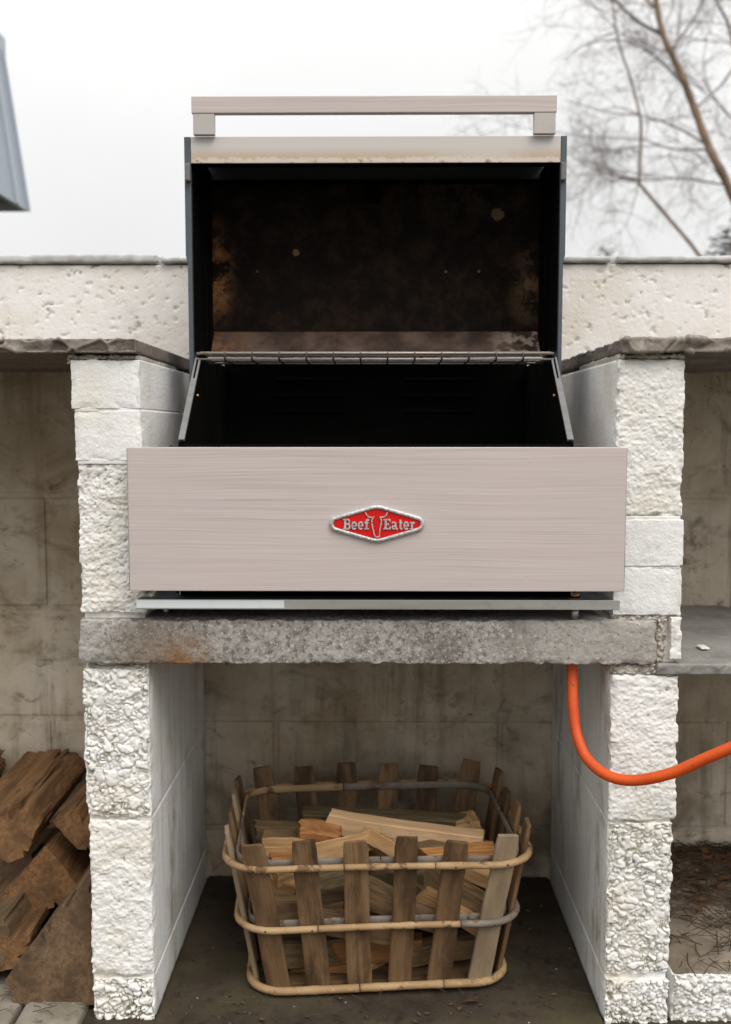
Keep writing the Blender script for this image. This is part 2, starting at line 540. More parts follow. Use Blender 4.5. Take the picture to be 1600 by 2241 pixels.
M['nail'] = simple('rusty_nail', (0.06, 0.035, 0.02), (0.12, 0.06, 0.03), 200)
M['birch'] = simple('brown_birch_bark', (0.30, 0.205, 0.14), (0.16, 0.115, 0.085), 6)
M['twig'] = simple('dark_twig', (0.13, 0.105, 0.10), (0.19, 0.15, 0.135), 6)
M['needle'] = simple('dry_brown_twig', (0.05, 0.032, 0.02), (0.10, 0.062, 0.036), 12)
M['leaf'] = simple('dry_brown_leaf', (0.13, 0.055, 0.024), (0.07, 0.035, 0.018), 30)
M['evergreen'] = simple('dark_evergreen_leaf', (0.035, 0.05, 0.028), (0.06, 0.075, 0.04), 9)
M['house_wall'] = simple('pale_house_render', (0.6, 0.6, 0.58), (0.66, 0.65, 0.63), 4)

# ------------------------------------------------------------------ mesh helpers


def link(o, parent=None):
    C.objects.link(o)
    if parent is not None:
        o.parent = parent
    return o


def world_of(o):
    m = Matrix.Translation(o.location) @ o.rotation_euler.to_matrix().to_4x4() if o.rotation_mode != 'QUATERNION' else o.matrix_basis.copy()
    if o.parent is not None:
        m = world_of(o.parent) @ o.matrix_parent_inverse @ m
    return m


def obj_w(name, me, mat, parent=None):
    """mesh in world coordinates under an (optional) parent"""
    o = bpy.data.objects.new(name, me)
    if mat is not None and not me.materials:
        me.materials.append(mat)
    link(o, parent)
    if parent is not None:
        o.matrix_parent_inverse = world_of(parent).inverted()
    return o


def tag(o, label, cat, group=None):
    o['label'] = label
    o['category'] = cat
    if group:
        o['group'] = group
    return o


def thing(name, label, cat, loc, group=None):
    o = bpy.data.objects.new(name, None)
    o.empty_display_size = 0.05
    C.objects.link(o)
    o.location = loc
    return tag(o, label, cat, group)


def me_from(name, v, f, smooth=True):
    me = bpy.data.meshes.new(name)
    me.from_pydata([tuple(p) for p in v], [], [tuple(q) for q in f])
    if smooth:
        me.polygons.foreach_set('use_smooth', [True] * len(me.polygons))
    me.update()
    return me


def box_me(name, x0, x1, y0, y1, z0, z1, bev=0.0, seg=2):
    bm = bmesh.new()
    bmesh.ops.create_cube(bm, size=1.0)
    for v in bm.verts:
        v.co = Vector(((x0 + x1) / 2 + v.co.x * (x1 - x0), (y0 + y1) / 2 + v.co.y * (y1 - y0), (z0 + z1) / 2 + v.co.z * (z1 - z0)))
    if bev:
        bmesh.ops.bevel(bm, geom=list(bm.edges), offset=bev, segments=seg, profile=0.6, affect='EDGES', clamp_overlap=True)
    me = bpy.data.meshes.new(name)
    bm.to_mesh(me)
    bm.free()
    return me


def box(name, x0, x1, y0, y1, z0, z1, mat, parent=None, bev=0.0, seg=2):
    return obj_w(name, box_me(name, x0, x1, y0, y1, z0, z1, bev, seg), mat, parent)


def prism_me(name, pts, y0, y1, bev=0.0, axis='Y'):
    """polygon pts in (x,z) extruded along y; axis 'X': pts are (y,z) extruded along x"""
    bm = bmesh.new()
    def P(a, b, t): return Vector((a, t, b)) if axis == 'Y' else Vector((t, a, b)) if axis == 'X' else Vector((a, b, t))
    A = [bm.verts.new(P(a, b, y0)) for a, b in pts]
    B = [bm.verts.new(P(a, b, y1)) for a, b in pts]
    n = len(pts)
    bm.faces.new(A); bm.faces.new(B[::-1])
    for i in range(n):
        bm.faces.new((A[i], B[i], B[(i + 1) % n], A[(i + 1) % n]))
    bmesh.ops.recalc_face_normals(bm, faces=bm.faces)
    if bev:
        bmesh.ops.bevel(bm, geom=list(bm.edges), offset=bev, segments=2, profile=0.6, affect='EDGES', clamp_overlap=True)
    me = bpy.data.meshes.new(name)
    bm.to_mesh(me)
    bm.free()
    return me


def tube_vf(path, radii, sides=8, v=None, f=None, cap=True):
    v = [] if v is None else v
    f = [] if f is None else f
    path = [Vector(p) for p in path]
    n = len(path)
    ref = None
    base = len(v)
    for i, p in enumerate(path):
        d = (path[min(i + 1, n - 1)] - path[max(i - 1, 0)]).normalized()
        if ref is None:
            ref = Vector((0, 0, 1)) if abs(d.z) < 0.9 else Vector((1, 0, 0))
        u = (ref - d * ref.dot(d)).normalized()
        ref = u
        w_ = d.cross(u)
        r = radii[i] if hasattr(radii, '__len__') else radii
        for k in range(sides):
            a = 2 * math.pi * k / sides
            v.append(p + (u * math.cos(a) + w_ * math.sin(a)) * r)
    for i in range(n - 1):
        for k in range(sides):
            a = base + i * sides + k
            b = base + i * sides + (k + 1) % sides
            f.append((a, b, b + sides, a + sides))
    if cap:
        f.append(tuple(base + k for k in range(sides))[::-1])
        f.append(tuple(base + (n - 1) * sides + k for k in range(sides)))
    return v, f


def tube(name, path, radii, mat, parent=None, sides=10):
    v, f = tube_vf(path, radii, sides)
    return obj_w(name, me_from(name, v, f), mat, parent)


def spline(pts, n=12):
    """Catmull-Rom through pts"""
    P = [Vector(p) for p in pts]
    P = [P[0] * 2 - P[1]] + P + [P[-1] * 2 - P[-2]]
    o = []
    for i in range(1, len(P) - 2):
        for k in range(n):
            t = k / n
            a, b, c, d = P[i - 1], P[i], P[i + 1], P[i + 2]
            o.append(0.5 * ((2 * b) + (c - a) * t + (2 * a - 5 * b + 4 * c - d) * t * t + (3 * b - a - 3 * c + d) * t ** 3))
    o.append(P[-2])
    return o


# --- numpy noise
def _h(ix, iy, iz, s):
    n = (ix.astype(np.int64) * 374761393 + iy.astype(np.int64) * 668265263 + iz.astype(np.int64) * 1274126177 + s * 974634777) & 0xffffffff
    n = ((n ^ (n >> 13)) * 1103515245) & 0xffffffff
    n = ((n ^ (n >> 16)) * 2246822519) & 0xffffffff
    n = n ^ (n >> 15)
    return (n & 0xffffff) / float(0xffffff)


def vnoise(p, s=0):
    i = np.floor(p); f = p - i
    f = f * f * f * (f * (f * 6 - 15) + 10)
    x, y, z = i[:, 0], i[:, 1], i[:, 2]
    r = 0
    for dx in (0, 1):
        for dy in (0, 1):
            for dz in (0, 1):
                wgt = (f[:, 0] if dx else 1 - f[:, 0]) * (f[:, 1] if dy else 1 - f[:, 1]) * (f[:, 2] if dz else 1 - f[:, 2])
                r = r + wgt * _h(x + dx, y + dy, z + dz, s)
    return r


def fbm(p, s=0, o=4, g=0.5):
    r = 0; a = 1; t = 0
    for k in range(o):
        r = r + a * vnoise(p * (2 ** k) + 17.3 * k, s + k); t += a; a *= g
    return r / t


def worley(p, s=0):
    i = np.floor(p)
    f1 = np.full(len(p), 9.0); f2 = np.full(len(p), 9.0); idv = np.zeros(len(p))
    for dx in (-1, 0, 1):
        for dy in (-1, 0, 1):
            for dz in (-1, 0, 1):
                c = i + np.array([dx, dy, dz])
                x, y, z = c[:, 0], c[:, 1], c[:, 2]
                q = c + np.stack([_h(x, y, z, s + 11), _h(x, y, z, s + 23), _h(x, y, z, s + 37)], 1)
                d = np.sqrt(((q - p) ** 2).sum(1))
                m = d < f1
                f2 = np.where(m, f1, np.minimum(f2, d))
                idv = np.where(m, _h(x, y, z, s + 51), idv)
                f1 = np.where(m, d, f1)
    return f1, f2, idv


def sstep(a, b, x):
    t = np.clip((x - a) / (b - a), 0, 1)
    return t * t * (3 - 2 * t)


def h_pebble(p, s, big=58.0):
    """clinker block under thick paint: rounded stones of mixed size; 0..1"""
    q = p * big + (np.stack([fbm(p * 75, s + 5, 2), fbm(p * 75 + 9, s + 6, 2), fbm(p * 75 + 5, s + 7, 2)], 1) - 0.5) * 1.3
    a1, a2, ida = worley(q, s)
    b1, b2, idb = worley(p * big * 2.1 + 3, s + 3)
    A = sstep(-0.01, 0.26, a2 - a1) * (0.55 + 0.35 * ida) * np.sqrt(np.clip(1 - (a1 * 0.75) ** 2, 0, 1))
    B = sstep(-0.01, 0.30, b2 - b1) * 0.50 * (0.5 + 0.5 * idb)
    m = sstep(0.22, 0.50, ida)
    h = A * m + B * (1 - m)
    pits = sstep(0.64, 0.76, fbm(p * 160, s + 14, 3, 0.6))
    cav = np.minimum(sstep(0.0, 0.15, a2 - a1), np.maximum(m, sstep(0.0, 0.17, b2 - b1)))
    cav = np.minimum(cav, 1 - pits) * 0.9 + 0.05
    return h * 0.72 + 0.22 + 0.40 * (fbm(p * 20, s + 9, 3) - 0.5) + 0.22 * (fbm(p * 260, s, 3, 0.6) - 0.5) - pits * 0.3, cav


def h_split(p, s):
    """split face under paint: lumpy with small pits"""
    q = p * np.array([1, 1, 1.3])
    w1 = fbm(q * 30 + fbm(q * 26, s, 2)[:, None] * 1.2, s, 6, 0.62)
    f1, f2, idv = worley(q * 85 + fbm(q * 60, s + 2, 2)[:, None], s + 6)
    lump = np.sqrt(np.clip(1 - f1 ** 2, 0, 1))
    pits = sstep(0.64, 0.80, fbm(p * 190, s + 14, 3, 0.6)) * 0.22
    return 0.40 + 0.95 * (w1 - 0.40) + 0.22 * (lump - 0.5) + 0.50 * (fbm(p * 230, s + 8, 4, 0.65) - 0.5) - pits, np.clip(1.0 - pits * 4.0 - sstep(0.42, 0.28, w1) * 0.5, 0.02, 1)


def h_sand(p, s):
    return 0.5 + 0.35 * (fbm(p * 240, s, 3) - 0.5) + 0.5 * (fbm(p * 40, s + 3, 3) - 0.5)


def rough_box(name, x0, x1, y0, y1, z0, z1, mat, parent, hf, amp, side_amp=0.0008, step=0.0014, ystep=0.006, r=0.003, seed=0,
              faces='FLRTBK', side_h=None, mats=None, edge=None, maxis=0):
    """box whose surface is really displaced; front is -Y. hf -> height 0..1, amp in metres"""
    nx = max(2, int(round((x1 - x0) / step))); nz = max(2, int(round((z1 - z0) / step))); ny = max(2, int(round((y1 - y0) / ystep)))
    xs = np.linspace(x0, x1, nx + 1); zs = np.linspace(z0, z1, nz + 1)
    ys = y0 + (y1 - y0) * (np.linspace(0, 1, ny + 1) ** 1.35)
    V = []; F = []; off = 0
    def grid(a, b, fn, flip):
        nonlocal off
        A, B = np.meshgrid(a, b, indexing='ij')
        V.append(fn(A.ravel(), B.ravel()))
        na, nb = len(a), len(b)
        i, j = np.meshgrid(np.arange(na - 1), np.arange(nb - 1), indexing='ij')
        k = (i * nb + j).ravel() + off
        q = np.stack([k, k + nb, k + nb + 1, k + 1], 1)
        F.append(q[:, ::-1] if flip else q)
        off += na * nb
    full = lambda a, c: np.full_like(a, c)
    if 'F' in faces: grid(xs, zs, lambda a, b: np.stack([a, full(a, y0), b], 1), False)
    if 'K' in faces: grid(xs[::max(1, nx // 8)] if False else xs, zs, lambda a, b: np.stack([a, full(a, y1), b], 1), True)
    if 'L' in faces: grid(ys, zs, lambda a, b: np.stack([full(a, x0), a, b], 1), True)
    if 'R' in faces: grid(ys, zs, lambda a, b: np.stack([full(a, x1), a, b], 1), False)
    if 'T' in faces: grid(xs, ys, lambda a, b: np.stack([a, b, full(a, z1)], 1), False)
    if 'B' in faces: grid(xs, ys, lambda a, b: np.stack([a, b, full(a, z0)], 1), True)
    V = np.concatenate(V); F = np.concatenate(F)
    key = np.round(V * 1e5).astype(np.int64)
    _, idx, inv = np.unique(key, axis=0, return_index=True, return_inverse=True)
    inv = inv.reshape(-1)
    V = V[idx]; F = inv[F]
    lo = np.array([x0 + r, y0 + r, z0 + r]); hi = np.array([x1 - r, y1 - r, z1 - r])
    q = np.clip(V, lo, hi); n = V - q
    ln = np.linalg.norm(n, axis=1, keepdims=True); ln[ln == 0] = 1
    n = n / ln
    wf = sstep(0.3, 0.9, -n[:, 1])
    h = hf(V + seed * 3.7, seed)
    h, cav_ = h if isinstance(h, tuple) else (h, h)
    hs = (side_h or h_sand)(V + seed * 1.9, seed + 1)
    d = wf * (h - 0.5) * amp + (1 - wf) * (hs - 0.5) * side_amp * 2
    if edge is not None:       # ragged arrises: nibble the front edges
        e = np.minimum(np.minimum(V[:, 0] - x0, x1 - V[:, 0]), np.minimum(V[:, 2] - z0, z1 - V[:, 2]))
        near = sstep(0.012, 0.0, e) * sstep(0.03, 0.0, V[:, 1] - y0)
        d = d - near * edge * np.clip(fbm(V * 70 + seed, seed + 2, 3) - 0.35, 0, 1) * 2.2
    P = q + n * (r + d[:, None])
    me = bpy.data.meshes.new(name)
    me.vertices.add(len(P)); me.vertices.foreach_set('co', P.ravel())
    me.loops.add(len(F) * 4); me.loops.foreach_set('vertex_index', F.ravel().astype(np.int32))
    me.polygons.add(len(F)); me.polygons.foreach_set('loop_start', np.arange(0, len(F) * 4, 4, dtype=np.int32))
    me.update(calc_edges=True)
    me.polygons.foreach_set('use_smooth', [True] * len(F))
    at_ = me.attributes.new('cav', 'FLOAT', 'POINT')
    at_.data.foreach_set('value', (wf * cav_ + (1 - wf) * 0.75).astype(np.float32))
    if mats is not None:
        for m in mats: me.materials.append(m)
        fn = n[F].mean(1)
        me.polygons.foreach_set('material_index', (np.abs(fn[:, maxis]) > 0.8).astype(np.int32))
    o = obj_w(name, me, mat, parent)
    return o


# ------------------------------------------------------------------ ground
def structure(o):
    o['kind'] = 'structure'
    return o


def zat(py, Y): return at(822, py, Y).z
def xat(px, py, Y): return at(px, py, Y).x


structure(obj_w('ground', me_from('ground', [(-400, -60, -0.012), (400, -60, -0.012), (400, 600, -0.012), (-400, 600, -0.012)], [(0, 1, 2, 3)], False), M['soil']))
# concrete pad that carries the masonry and fills the middle bay
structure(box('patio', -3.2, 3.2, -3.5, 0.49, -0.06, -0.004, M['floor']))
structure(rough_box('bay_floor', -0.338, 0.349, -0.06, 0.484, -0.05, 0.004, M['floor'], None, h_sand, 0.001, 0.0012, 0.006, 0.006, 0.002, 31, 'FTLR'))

# paving stones under the logs
pav = thing('paving', 'pale grey paving stones under the stacked logs', 'paving', (-0.8, 0.1, 0))
for i, (xa, xb, ya, yb) in enumerate(((-0.548, -0.452, -0.05, 0.23), (-0.95, -0.556, -0.05, 0.23), (-0.74, -0.452, 0.238, 0.48), (-1.15, -0.748, 0.238, 0.48), (-0.78, -0.43, -0.36, -0.058), (-1.15, -0.79, -0.36, -0.058))):
    rough_box('paving_stone', xa, xb, ya, yb, -0.03, 0.012 - 0.002 * (i % 2), M['paver'], pav, h_sand, 0.002, 0.0012, 0.005, 0.006, 0.006, 40 + i, 'FTLR', edge=0.004)

# ------------------------------------------------------------------ back wall
BW = 0.49
zs1 = zat(741, -0.012); zs0 = zat(771, -0.012)     # counter slabs: top and underside
wall = thing('garden_wall', 'rough white painted garden wall behind the barbecue with stone coping', 'wall', (0, BW + 0.1, 0))
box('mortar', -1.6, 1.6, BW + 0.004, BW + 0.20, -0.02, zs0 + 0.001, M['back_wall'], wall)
joints = [-0.115, 0.102, 0.327, 0.552, 0.777, zs0 + 0.010]
for ci in range(5):
    z0 = joints[ci] + 0.005; z1 = joints[ci + 1] - 0.005
    x = -1.6 + (0.22 if ci % 2 else 0.0) - 0.17
    while x < 1.5:
        xa, xb = x + 0.005, x + 0.445
        dy = random.uniform(-0.0012, 0.0012)
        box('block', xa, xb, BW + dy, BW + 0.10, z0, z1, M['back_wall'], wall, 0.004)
        x += 0.45
ztop = zat(574, BW - 0.016) - 0.002
rough_box('rough_render', -1.25, 1.25, BW - 0.004, BW + 0.20, zs0 + 0.003, ztop, M['render'], wall,
          lambda p, s: np.clip(0.72 + 0.25 * (fbm(p * 45, s, 4) - 0.5) - 0.8 * sstep(0.62, 0.84, fbm(p * np.array([80, 80, 100]), s + 4, 4, 0.6)), 0, 1.2),
          0.0045, 0.001, 0.0028, 0.02, 0.004, 3, 'FTLR')
# coping stones, one of them with a broken corner at its joint
zc1 = zat(559, BW - 0.016) + 0.003
xj = xat(1345, 565, BW - 0.02)
for i, (xa, xb, dz) in enumerate(((-1.3, -0.42, 0.001), (-0.414, xj - 0.004, -0.004), (xj + 0.005, 1.3, -0.003))):
    rough_box('coping_stone', xa, xb, BW - 0.016, BW + 0.24, ztop + 0.002, zc1 + dz, M['coping'], wall, h_sand, 0.004, 0.0012, 0.004, 0.02, 0.003, 60 + i, 'FTLRB', edge=0.003)

# ------------------------------------------------------------------ pillars
XL0, XL1 = -0.4450, -0.3420
XR0, XR1 = 0.3530, 0.4550
YB = 0.486


def pil(th, name, x0, x1, py0, py1, hf, amp, mat, seed, y0=0.0, edge=0.006, step=0.0014, inner='bay', dx=0.0):
    rr = 0.0016 if name == 'brick' else 0.004
    z1, z0 = zat(py0, 0), zat(py1, 0)
    return rough_box(name, x0 + dx, x1 + dx, y0, YB, z0, z1, None, th, hf, amp, 0.0009, step, 0.007, rr, seed, 'FLRTB', edge=edge if name != 'brick' else edge * 0.6,
                     mats=[M[mat], M['paint_bay'] if inner == 'bay' else M['paint_brick']])


lp = thing('block_pillar', 'white painted block pillar left of the barbecue, stacked logs beside it', 'pillar', (-0.39, 0.24, 0))
box('mortar_core', XL0 + 0.007, XL1 - 0.0016, 0.0125, YB, -0.02, zat(1440, 0), M['paint_bay'], lp)
box('mortar_core', XL0 + 0.007, XL1 - 0.0055, 0.0125, YB, zat(1370, 0), zat(786, 0), M['paint_brick'], lp)
pil(lp, 'brick', XL0 - 0.003, XL1 - 0.004, 786, 895, h_sand, 0.0022, 'paint_brick', 1, 0.0, 0.004, inner='brick')
pil(lp, 'brick', XL0, XL1 - 0.003, 897, 1009, h_sand, 0.0024, 'paint_brick', 2, 0.001, 0.004, inner='brick')
pil(lp, 'rough_block', XL0 + 0.002, XL1, 1011, 1345, h_split, 0.0085, 'paint_rough', 3, 0.004)
pil(lp, 'rough_block', XL0 + 0.003, XL1, 1466, 1794, h_pebble, 0.0085, 'paint_rough', 4, 0.004)
pil(lp, 'rough_block', XL0 + 0.006, XL1, 1799, 2140, h_split, 0.007, 'paint_rough', 5, 0.003)
pil(lp, 'rough_block', XL0 + 0.008, XL1, 2146, 2262, lambda p, s: h_pebble(p, s, 70.0), 0.0105, 'paint_rough', 6, 0.003)

rp = thing('block_pillar', 'white painted block pillar right of the barbecue, orange hose crossing it', 'pillar', (0.405, 0.24, 0))
box('mortar_core', XR0 + 0.0016, XR1 - 0.006, 0.0125, YB, -0.02, zat(786, 0), M['paint_bay'], rp)
pil(rp, 'rough_block', XR0, XR1 - 0.001, 786, 1134, h_split, 0.0065, 'paint_rough', 11, 0.003, inner='brick')
pil(rp, 'brick', XR0, XR1 + 0.001, 1136, 1239, h_sand, 0.002, 'paint_brick', 12, 0.0, 0.003)
pil(rp, 'brick', XR0, XR1, 1241, 1347, h_sand, 0.0022, 'paint_brick', 13, 0.001, 0.004)
pil(rp, 'rough_block', XR0, XR1 + 0.002, 1476, 1797, h_split, 0.007, 'paint_rough', 14, 0.003)
pil(rp, 'rough_block', XR0, XR1 - 0.002, 1800, 2134, h_pebble, 0.0082, 'paint_rough', 15, 0.003)
pil(rp, 'rough_block', XR0, XR1 - 0.004, 2140, 2262, lambda p, s: h_pebble(p, s, 85.0), 0.010, 'paint_rough', 16, 0.0)
# crumbling bedding mortar under the counter slabs and around the lintel
h_crumb = lambda p, s: h_pebble(p, s, 110.0)
for th, xa, xb, pa, pb, y0, sd in ((lp, XL0 - 0.008, XL1 - 0.008, 773, 787, 0.004, 21), (rp, XR0 + 0.004, XR1 - 0.001, 771, 787, 0.004, 22),
                                   (lp, XL0 + 0.01, XL1 - 0.002, 1456, 1467, 0.004, 23), (rp, XR0 - 0.002, XR1 - 0.022, 1453, 1478, 0.003, 24),
                                   (rp, XR0 + 0.0, XR1 - 0.02, 1346, 1362, 0.004, 25), (rp, XR1 - 0.036, XR1 - 0.0185, 1352, 1452, 0.006, 26),
                                   (lp, XL1 - 0.012, XL1 + 0.014, 1296, 1340, 0.004, 27), (lp, XL0 - 0.012, XL0 + 0.018, 776, 798, 0.006, 28)):
    rough_box('mortar_bed', xa, xb, y0, 0.3, zat(pb, 0), zat(pa, 0), M['mortar'], th, h_crumb, 0.010, 0.003, 0.0016, 0.02, 0.004, sd, 'FLRTB', edge=0.006)
for th, xa, xb, pa, pb, sd in ((lp, XL0 + 0.001, XL1 - 0.005, 890, 902, 32), (lp, XL0 + 0.004, XL1 - 0.004, 1003, 1017, 33), (rp, XR0 + 0.001, XR1 - 0.004, 1128, 1142, 34), (rp, XR0 + 0.001, XR1 - 0.003, 1235, 1246, 35)):
    rough_box('mortar_joint', xa, xb, 0.0018, YB - 0.002, zat(pb, 0), zat(pa, 0), M['paint_brick'], th, h_sand, 0.002, 0.0009, 0.0016, 0.01, 0.002, sd, 'FLR')
# thin stone sliver set upright beside the lintel
rough_box('stone_sliver', XR1 - 0.0165, XR1 + 0.0015, -0.002, 0.09, zat(1442, 0), zat(1349, 0), M['paint_brick'], rp, h_split, 0.004, 0.001, 0.0014, 0.006, 0.002, 29, 'FLRTB', edge=0.004)

# ------------------------------------------------------------------ lintel, slabs, shelf, plinth
lin = rough_box('concrete_lintel', xat(173, 1400, 0), XR1 - 0.036, -0.006, 0.482, zat(1455, -0.006), zat(1357, -0.006), M['concrete'], None, lambda p, s: h_split(p, s)[0] * 0.6 + 0.4 * h_sand(p, s), 0.0045, 0.0015, 0.0018, 0.012, 0.003, 51, 'FLRTB', edge=0.005)
tag(lin, 'weathered grey concrete lintel under the barbecue with an orange rust stain', 'lintel')


def h_chip(p, s):
    f1, f2, idv = worley(p * np.array([26, 26, 34]), s)
    return 0.55 + 1.5 * (idv - 0.5) * sstep(0, 0.18, f2 - f1) + 0.8 * (fbm(p * 45, s, 5, 0.62) - 0.5) + (f1 - 0.5) * 0.9


s1 = rough_box('counter_slab', -1.25, xat(296, 745, -0.012), -0.012, 0.4985, zs0, zs1, M['slab'], None, h_chip, 0.014, 0.0012, 0.0018, 0.008, 0.002, 71, 'FLRTB')
tag(s1, 'grey riven stone counter slab left of the barbecue', 'counter')
s2 = rough_box('counter_slab', xat(1364, 745, -0.012), 1.25, -0.012, 0.4985, zs0, zs1 + 0.0005, M['slab'], None, h_chip, 0.013, 0.0018, 0.0018, 0.008, 0.002, 72, 'FLRTB', side_h=h_chip)
tag(s2, 'grey riven stone counter slab right of the barbecue', 'counter')
sh = rough_box('stone_shelf', xat(1437, 1462, 0), 1.25, -0.001, 0.484, zat(1475, 0), zat(1451, 0), M['shelf'], None, h_chip, 0.005, 0.0015, 0.002, 0.008, 0.002, 73, 'FLRTB')
tag(sh, 'thin grey stone shelf in the alcove right of the barbecue', 'shelf')
flk = rough_box('paint_flake', xat(1528, 1418, 0.1), xat(1547, 1418, 0.1), 0.085, 0.11, sh.bound_box[1][2] + 0.0005, sh.bound_box[1][2] + 0.0035, M['paint_brick'], None, h_sand, 0.002, 0.001, 0.002, 0.004, 0.0012, 74, 'FLRTB')
tag(flk, 'small white flake of paint lying on the stone shelf', 'flake')

pl = thing('plinth', 'low white painted block plinth right of the right pillar', 'plinth', (0.8, 0.25, 0))
zp = zat(2132, 0.0)
for i, (xa, xb) in enumerate(((XR1 + 0.002, XR1 + 0.35), (XR1 + 0.357, 1.25))):
    rough_box('rough_block', xa, xb, 0.006, 0.11, -0.03, zp, None, pl, lambda p, s: h_pebble(p, s, 80.0), 0.011, 0.003, 0.0018, 0.006, 0.008, 81 + i, 'FLRT', edge=0.008, mats=[M['paint_rough'], M['plinth_top']], maxis=2)
rough_box('ledge', XR1 + 0.002, 1.25, 0.108, 0.484, -0.03, zp - 0.003, M['plinth_top'], pl, h_sand, 0.001, 0.002, 0.005, 0.006, 0.002, 83, 'FT')

# ------------------------------------------------------------------ barbecue
YP = -0.034                       # front of the fascia panel
bq = thing('barbecue', 'built-in gas barbecue with open lid and pale woodgrain front panel', 'barbecue', (0, 0.15, zat(1352, 0)))
xp0, xp1 = xat(281, 1130, YP), xat(1369, 1130, YP)
zp0, zp1 = zat(1294, YP), zat(979, YP)
box('front_panel', xp0, xp1, YP, YP + 0.020, zp0, zp1, M['laminate'], bq, 0.0012)
box('panel_edging', xp0 - 0.0012, xp0 + 0.0004, YP + 0.0016, YP + 0.021, zp0, zp1 - 0.001, M['steel'], bq)
box('panel_edging', xp1 - 0.0004, xp1 + 0.0012, YP + 0.0016, YP + 0.021, zp0, zp1 - 0.001, M['steel'], bq)

# fire box
xb = 0.2865
yb0, yb1 = -0.012, 0.44
zb0 = zat(1300, 0.0)
zf = zat(966, 0.0)                # front height of the side plates
YR = 0.155
zr = zat(778, YR)                 # height where the sloping side plates end
box('firebox_back', -xb, xb, yb1 - 0.004, yb1, zb0, zr + 0.01, M['black'], bq)
box('firebox_front', -xb, xb, yb0, yb0 + 0.004, zb0, zf - 0.004, M['black'], bq)
box('firebox_floor', -xb, xb, yb0, yb1, zb0, zb0 + 0.004, M['black'], bq)
box('grill_plate', -xb + 0.004, xb - 0.004, 0.0, yb1 - 0.01, zf - 0.075, zf - 0.065, M['black'], bq)
for s in (-1, 1):
    x0, x1 = (s * xb - 0.0015, s * xb + 0.0015)
    pts = [(yb0, zb0), (yb0, zf), (0.0, zf), (YR, zr), (yb1, zr), (yb1, zb0)]
    sp = obj_w('side_plate', prism_me('side_plate', pts, x0, x1, 0, 'X'), M['black'], bq)
    sk0, sk1 = sorted((s * (xb + 0.0022), s * (xb + 0.0035)))
    obj_w('bounce_skin', prism_me('bounce_skin', [(a_ + 0.003, b_ - 0.006) if k_ in (1, 2, 3) else (a_, b_) for k_, (a_, b_) in enumerate(pts)], sk0, sk1, 0, 'X'), M['post'], bq)  # pale plate added to bounce light onto the pillars' inner faces
    # folded light edge on the sloping front of the plate
    d = Vector((0, YR - 0.004, zr - zf - 0.006)); nrm = Vector((0, -d.z, d.y)).normalized() * 0.004
    a = Vector((0, 0.004, zf)); b = a + d
    q = [(a.y + nrm.y, a.z + nrm.z), (b.y + nrm.y, b.z + nrm.z), (b.y + nrm.y * 0.1, b.z), (a.y + nrm.y * 0.1, a.z)]
    xe0, xe1 = sorted((s * (xb + 0.0045), s * (xb - 0.0045)))
    obj_w('edge_fold', prism_me('edge_fold', q, xe0, xe1, 0, 'X'), M['grey_edge'], sp)
    # flat rim between the fire box and the brick
    xr0, xr1 = sorted((s * (xb + 0.002), s * (xb + 0.016)))
    box('rim_flange', xr0, xr1, yb0, 0.05, zf - 0.0075, zf - 0.005, M['rack_dark'], bq, 0.0004)
    bolt = at(440 if s < 0 else 1194, 866, 0.12)
    tube('bolt', [(s * (xb - 0.006), bolt.y, bolt.z), (s * (xb - 0.001), bolt.y, bolt.z)], 0.003, M['copper'], bq, 8)
    # louvres pressed into the back plate
    for py in (831, 867, 900):
        pa = at(603 if s < 0 else 884, py, yb1 - 0.008); pb = at(753 if s < 0 else 1036, py, yb1 - 0.008)
        v, f = tube_vf([pa + Vector((0.0, 0.007, 0)), pa, pb, pb + Vector((0, 0.007, 0))], 0.0035, 8)
        obj_w('louvre', me_from('louvre', v, f), M['black'], bq)
# warming rack
rk = obj_w('warming_rack', me_from('warming_rack', *tube_vf([at(431, 773, 0.148), at(1212, 773, 0.148)], 0.0026, 8)), M['rack'], bq)
for py, Y, r, mt in ((786, 0.149, 0.0019, 'rack'), (779, 0.17, 0.0015, 'rack_dark'), (791, 0.20, 0.0015, 'rack_dark'), (796, 0.24, 0.0018, 'rack_dark')):
    k = (Y + 1.467) / 1.615
    tube('rack_rod', [at(822 - 391 / k, py, Y), at(822 + 390 / k, py, Y)], r, M[mt], rk, 6)
for i in range(12):
    px = 492 + i * 59.4
    k = (0.24 + 1.467) / 1.615
    tube('rack_crossbar', [at(px, 771, 0.146), at(px, 788, 0.147), at(822 + (px - 822) / k, 797, 0.242)], 0.0015, M['rack_dark'], rk, 6)
for s in (-1, 1):
    px = 822 + s * 388
    tube('rack_end', [at(px, 770, 0.146), at(822 + s * 388 / 1.09, 797, 0.305)], 0.003, M['black'], rk, 6)
    box('rack_bracket', *sorted((s * (xb - 0.012), s * (xb - 0.002))), 0.148, 0.152, zr - 0.012, zr + 0.004, M['black'], bq, 0.001)

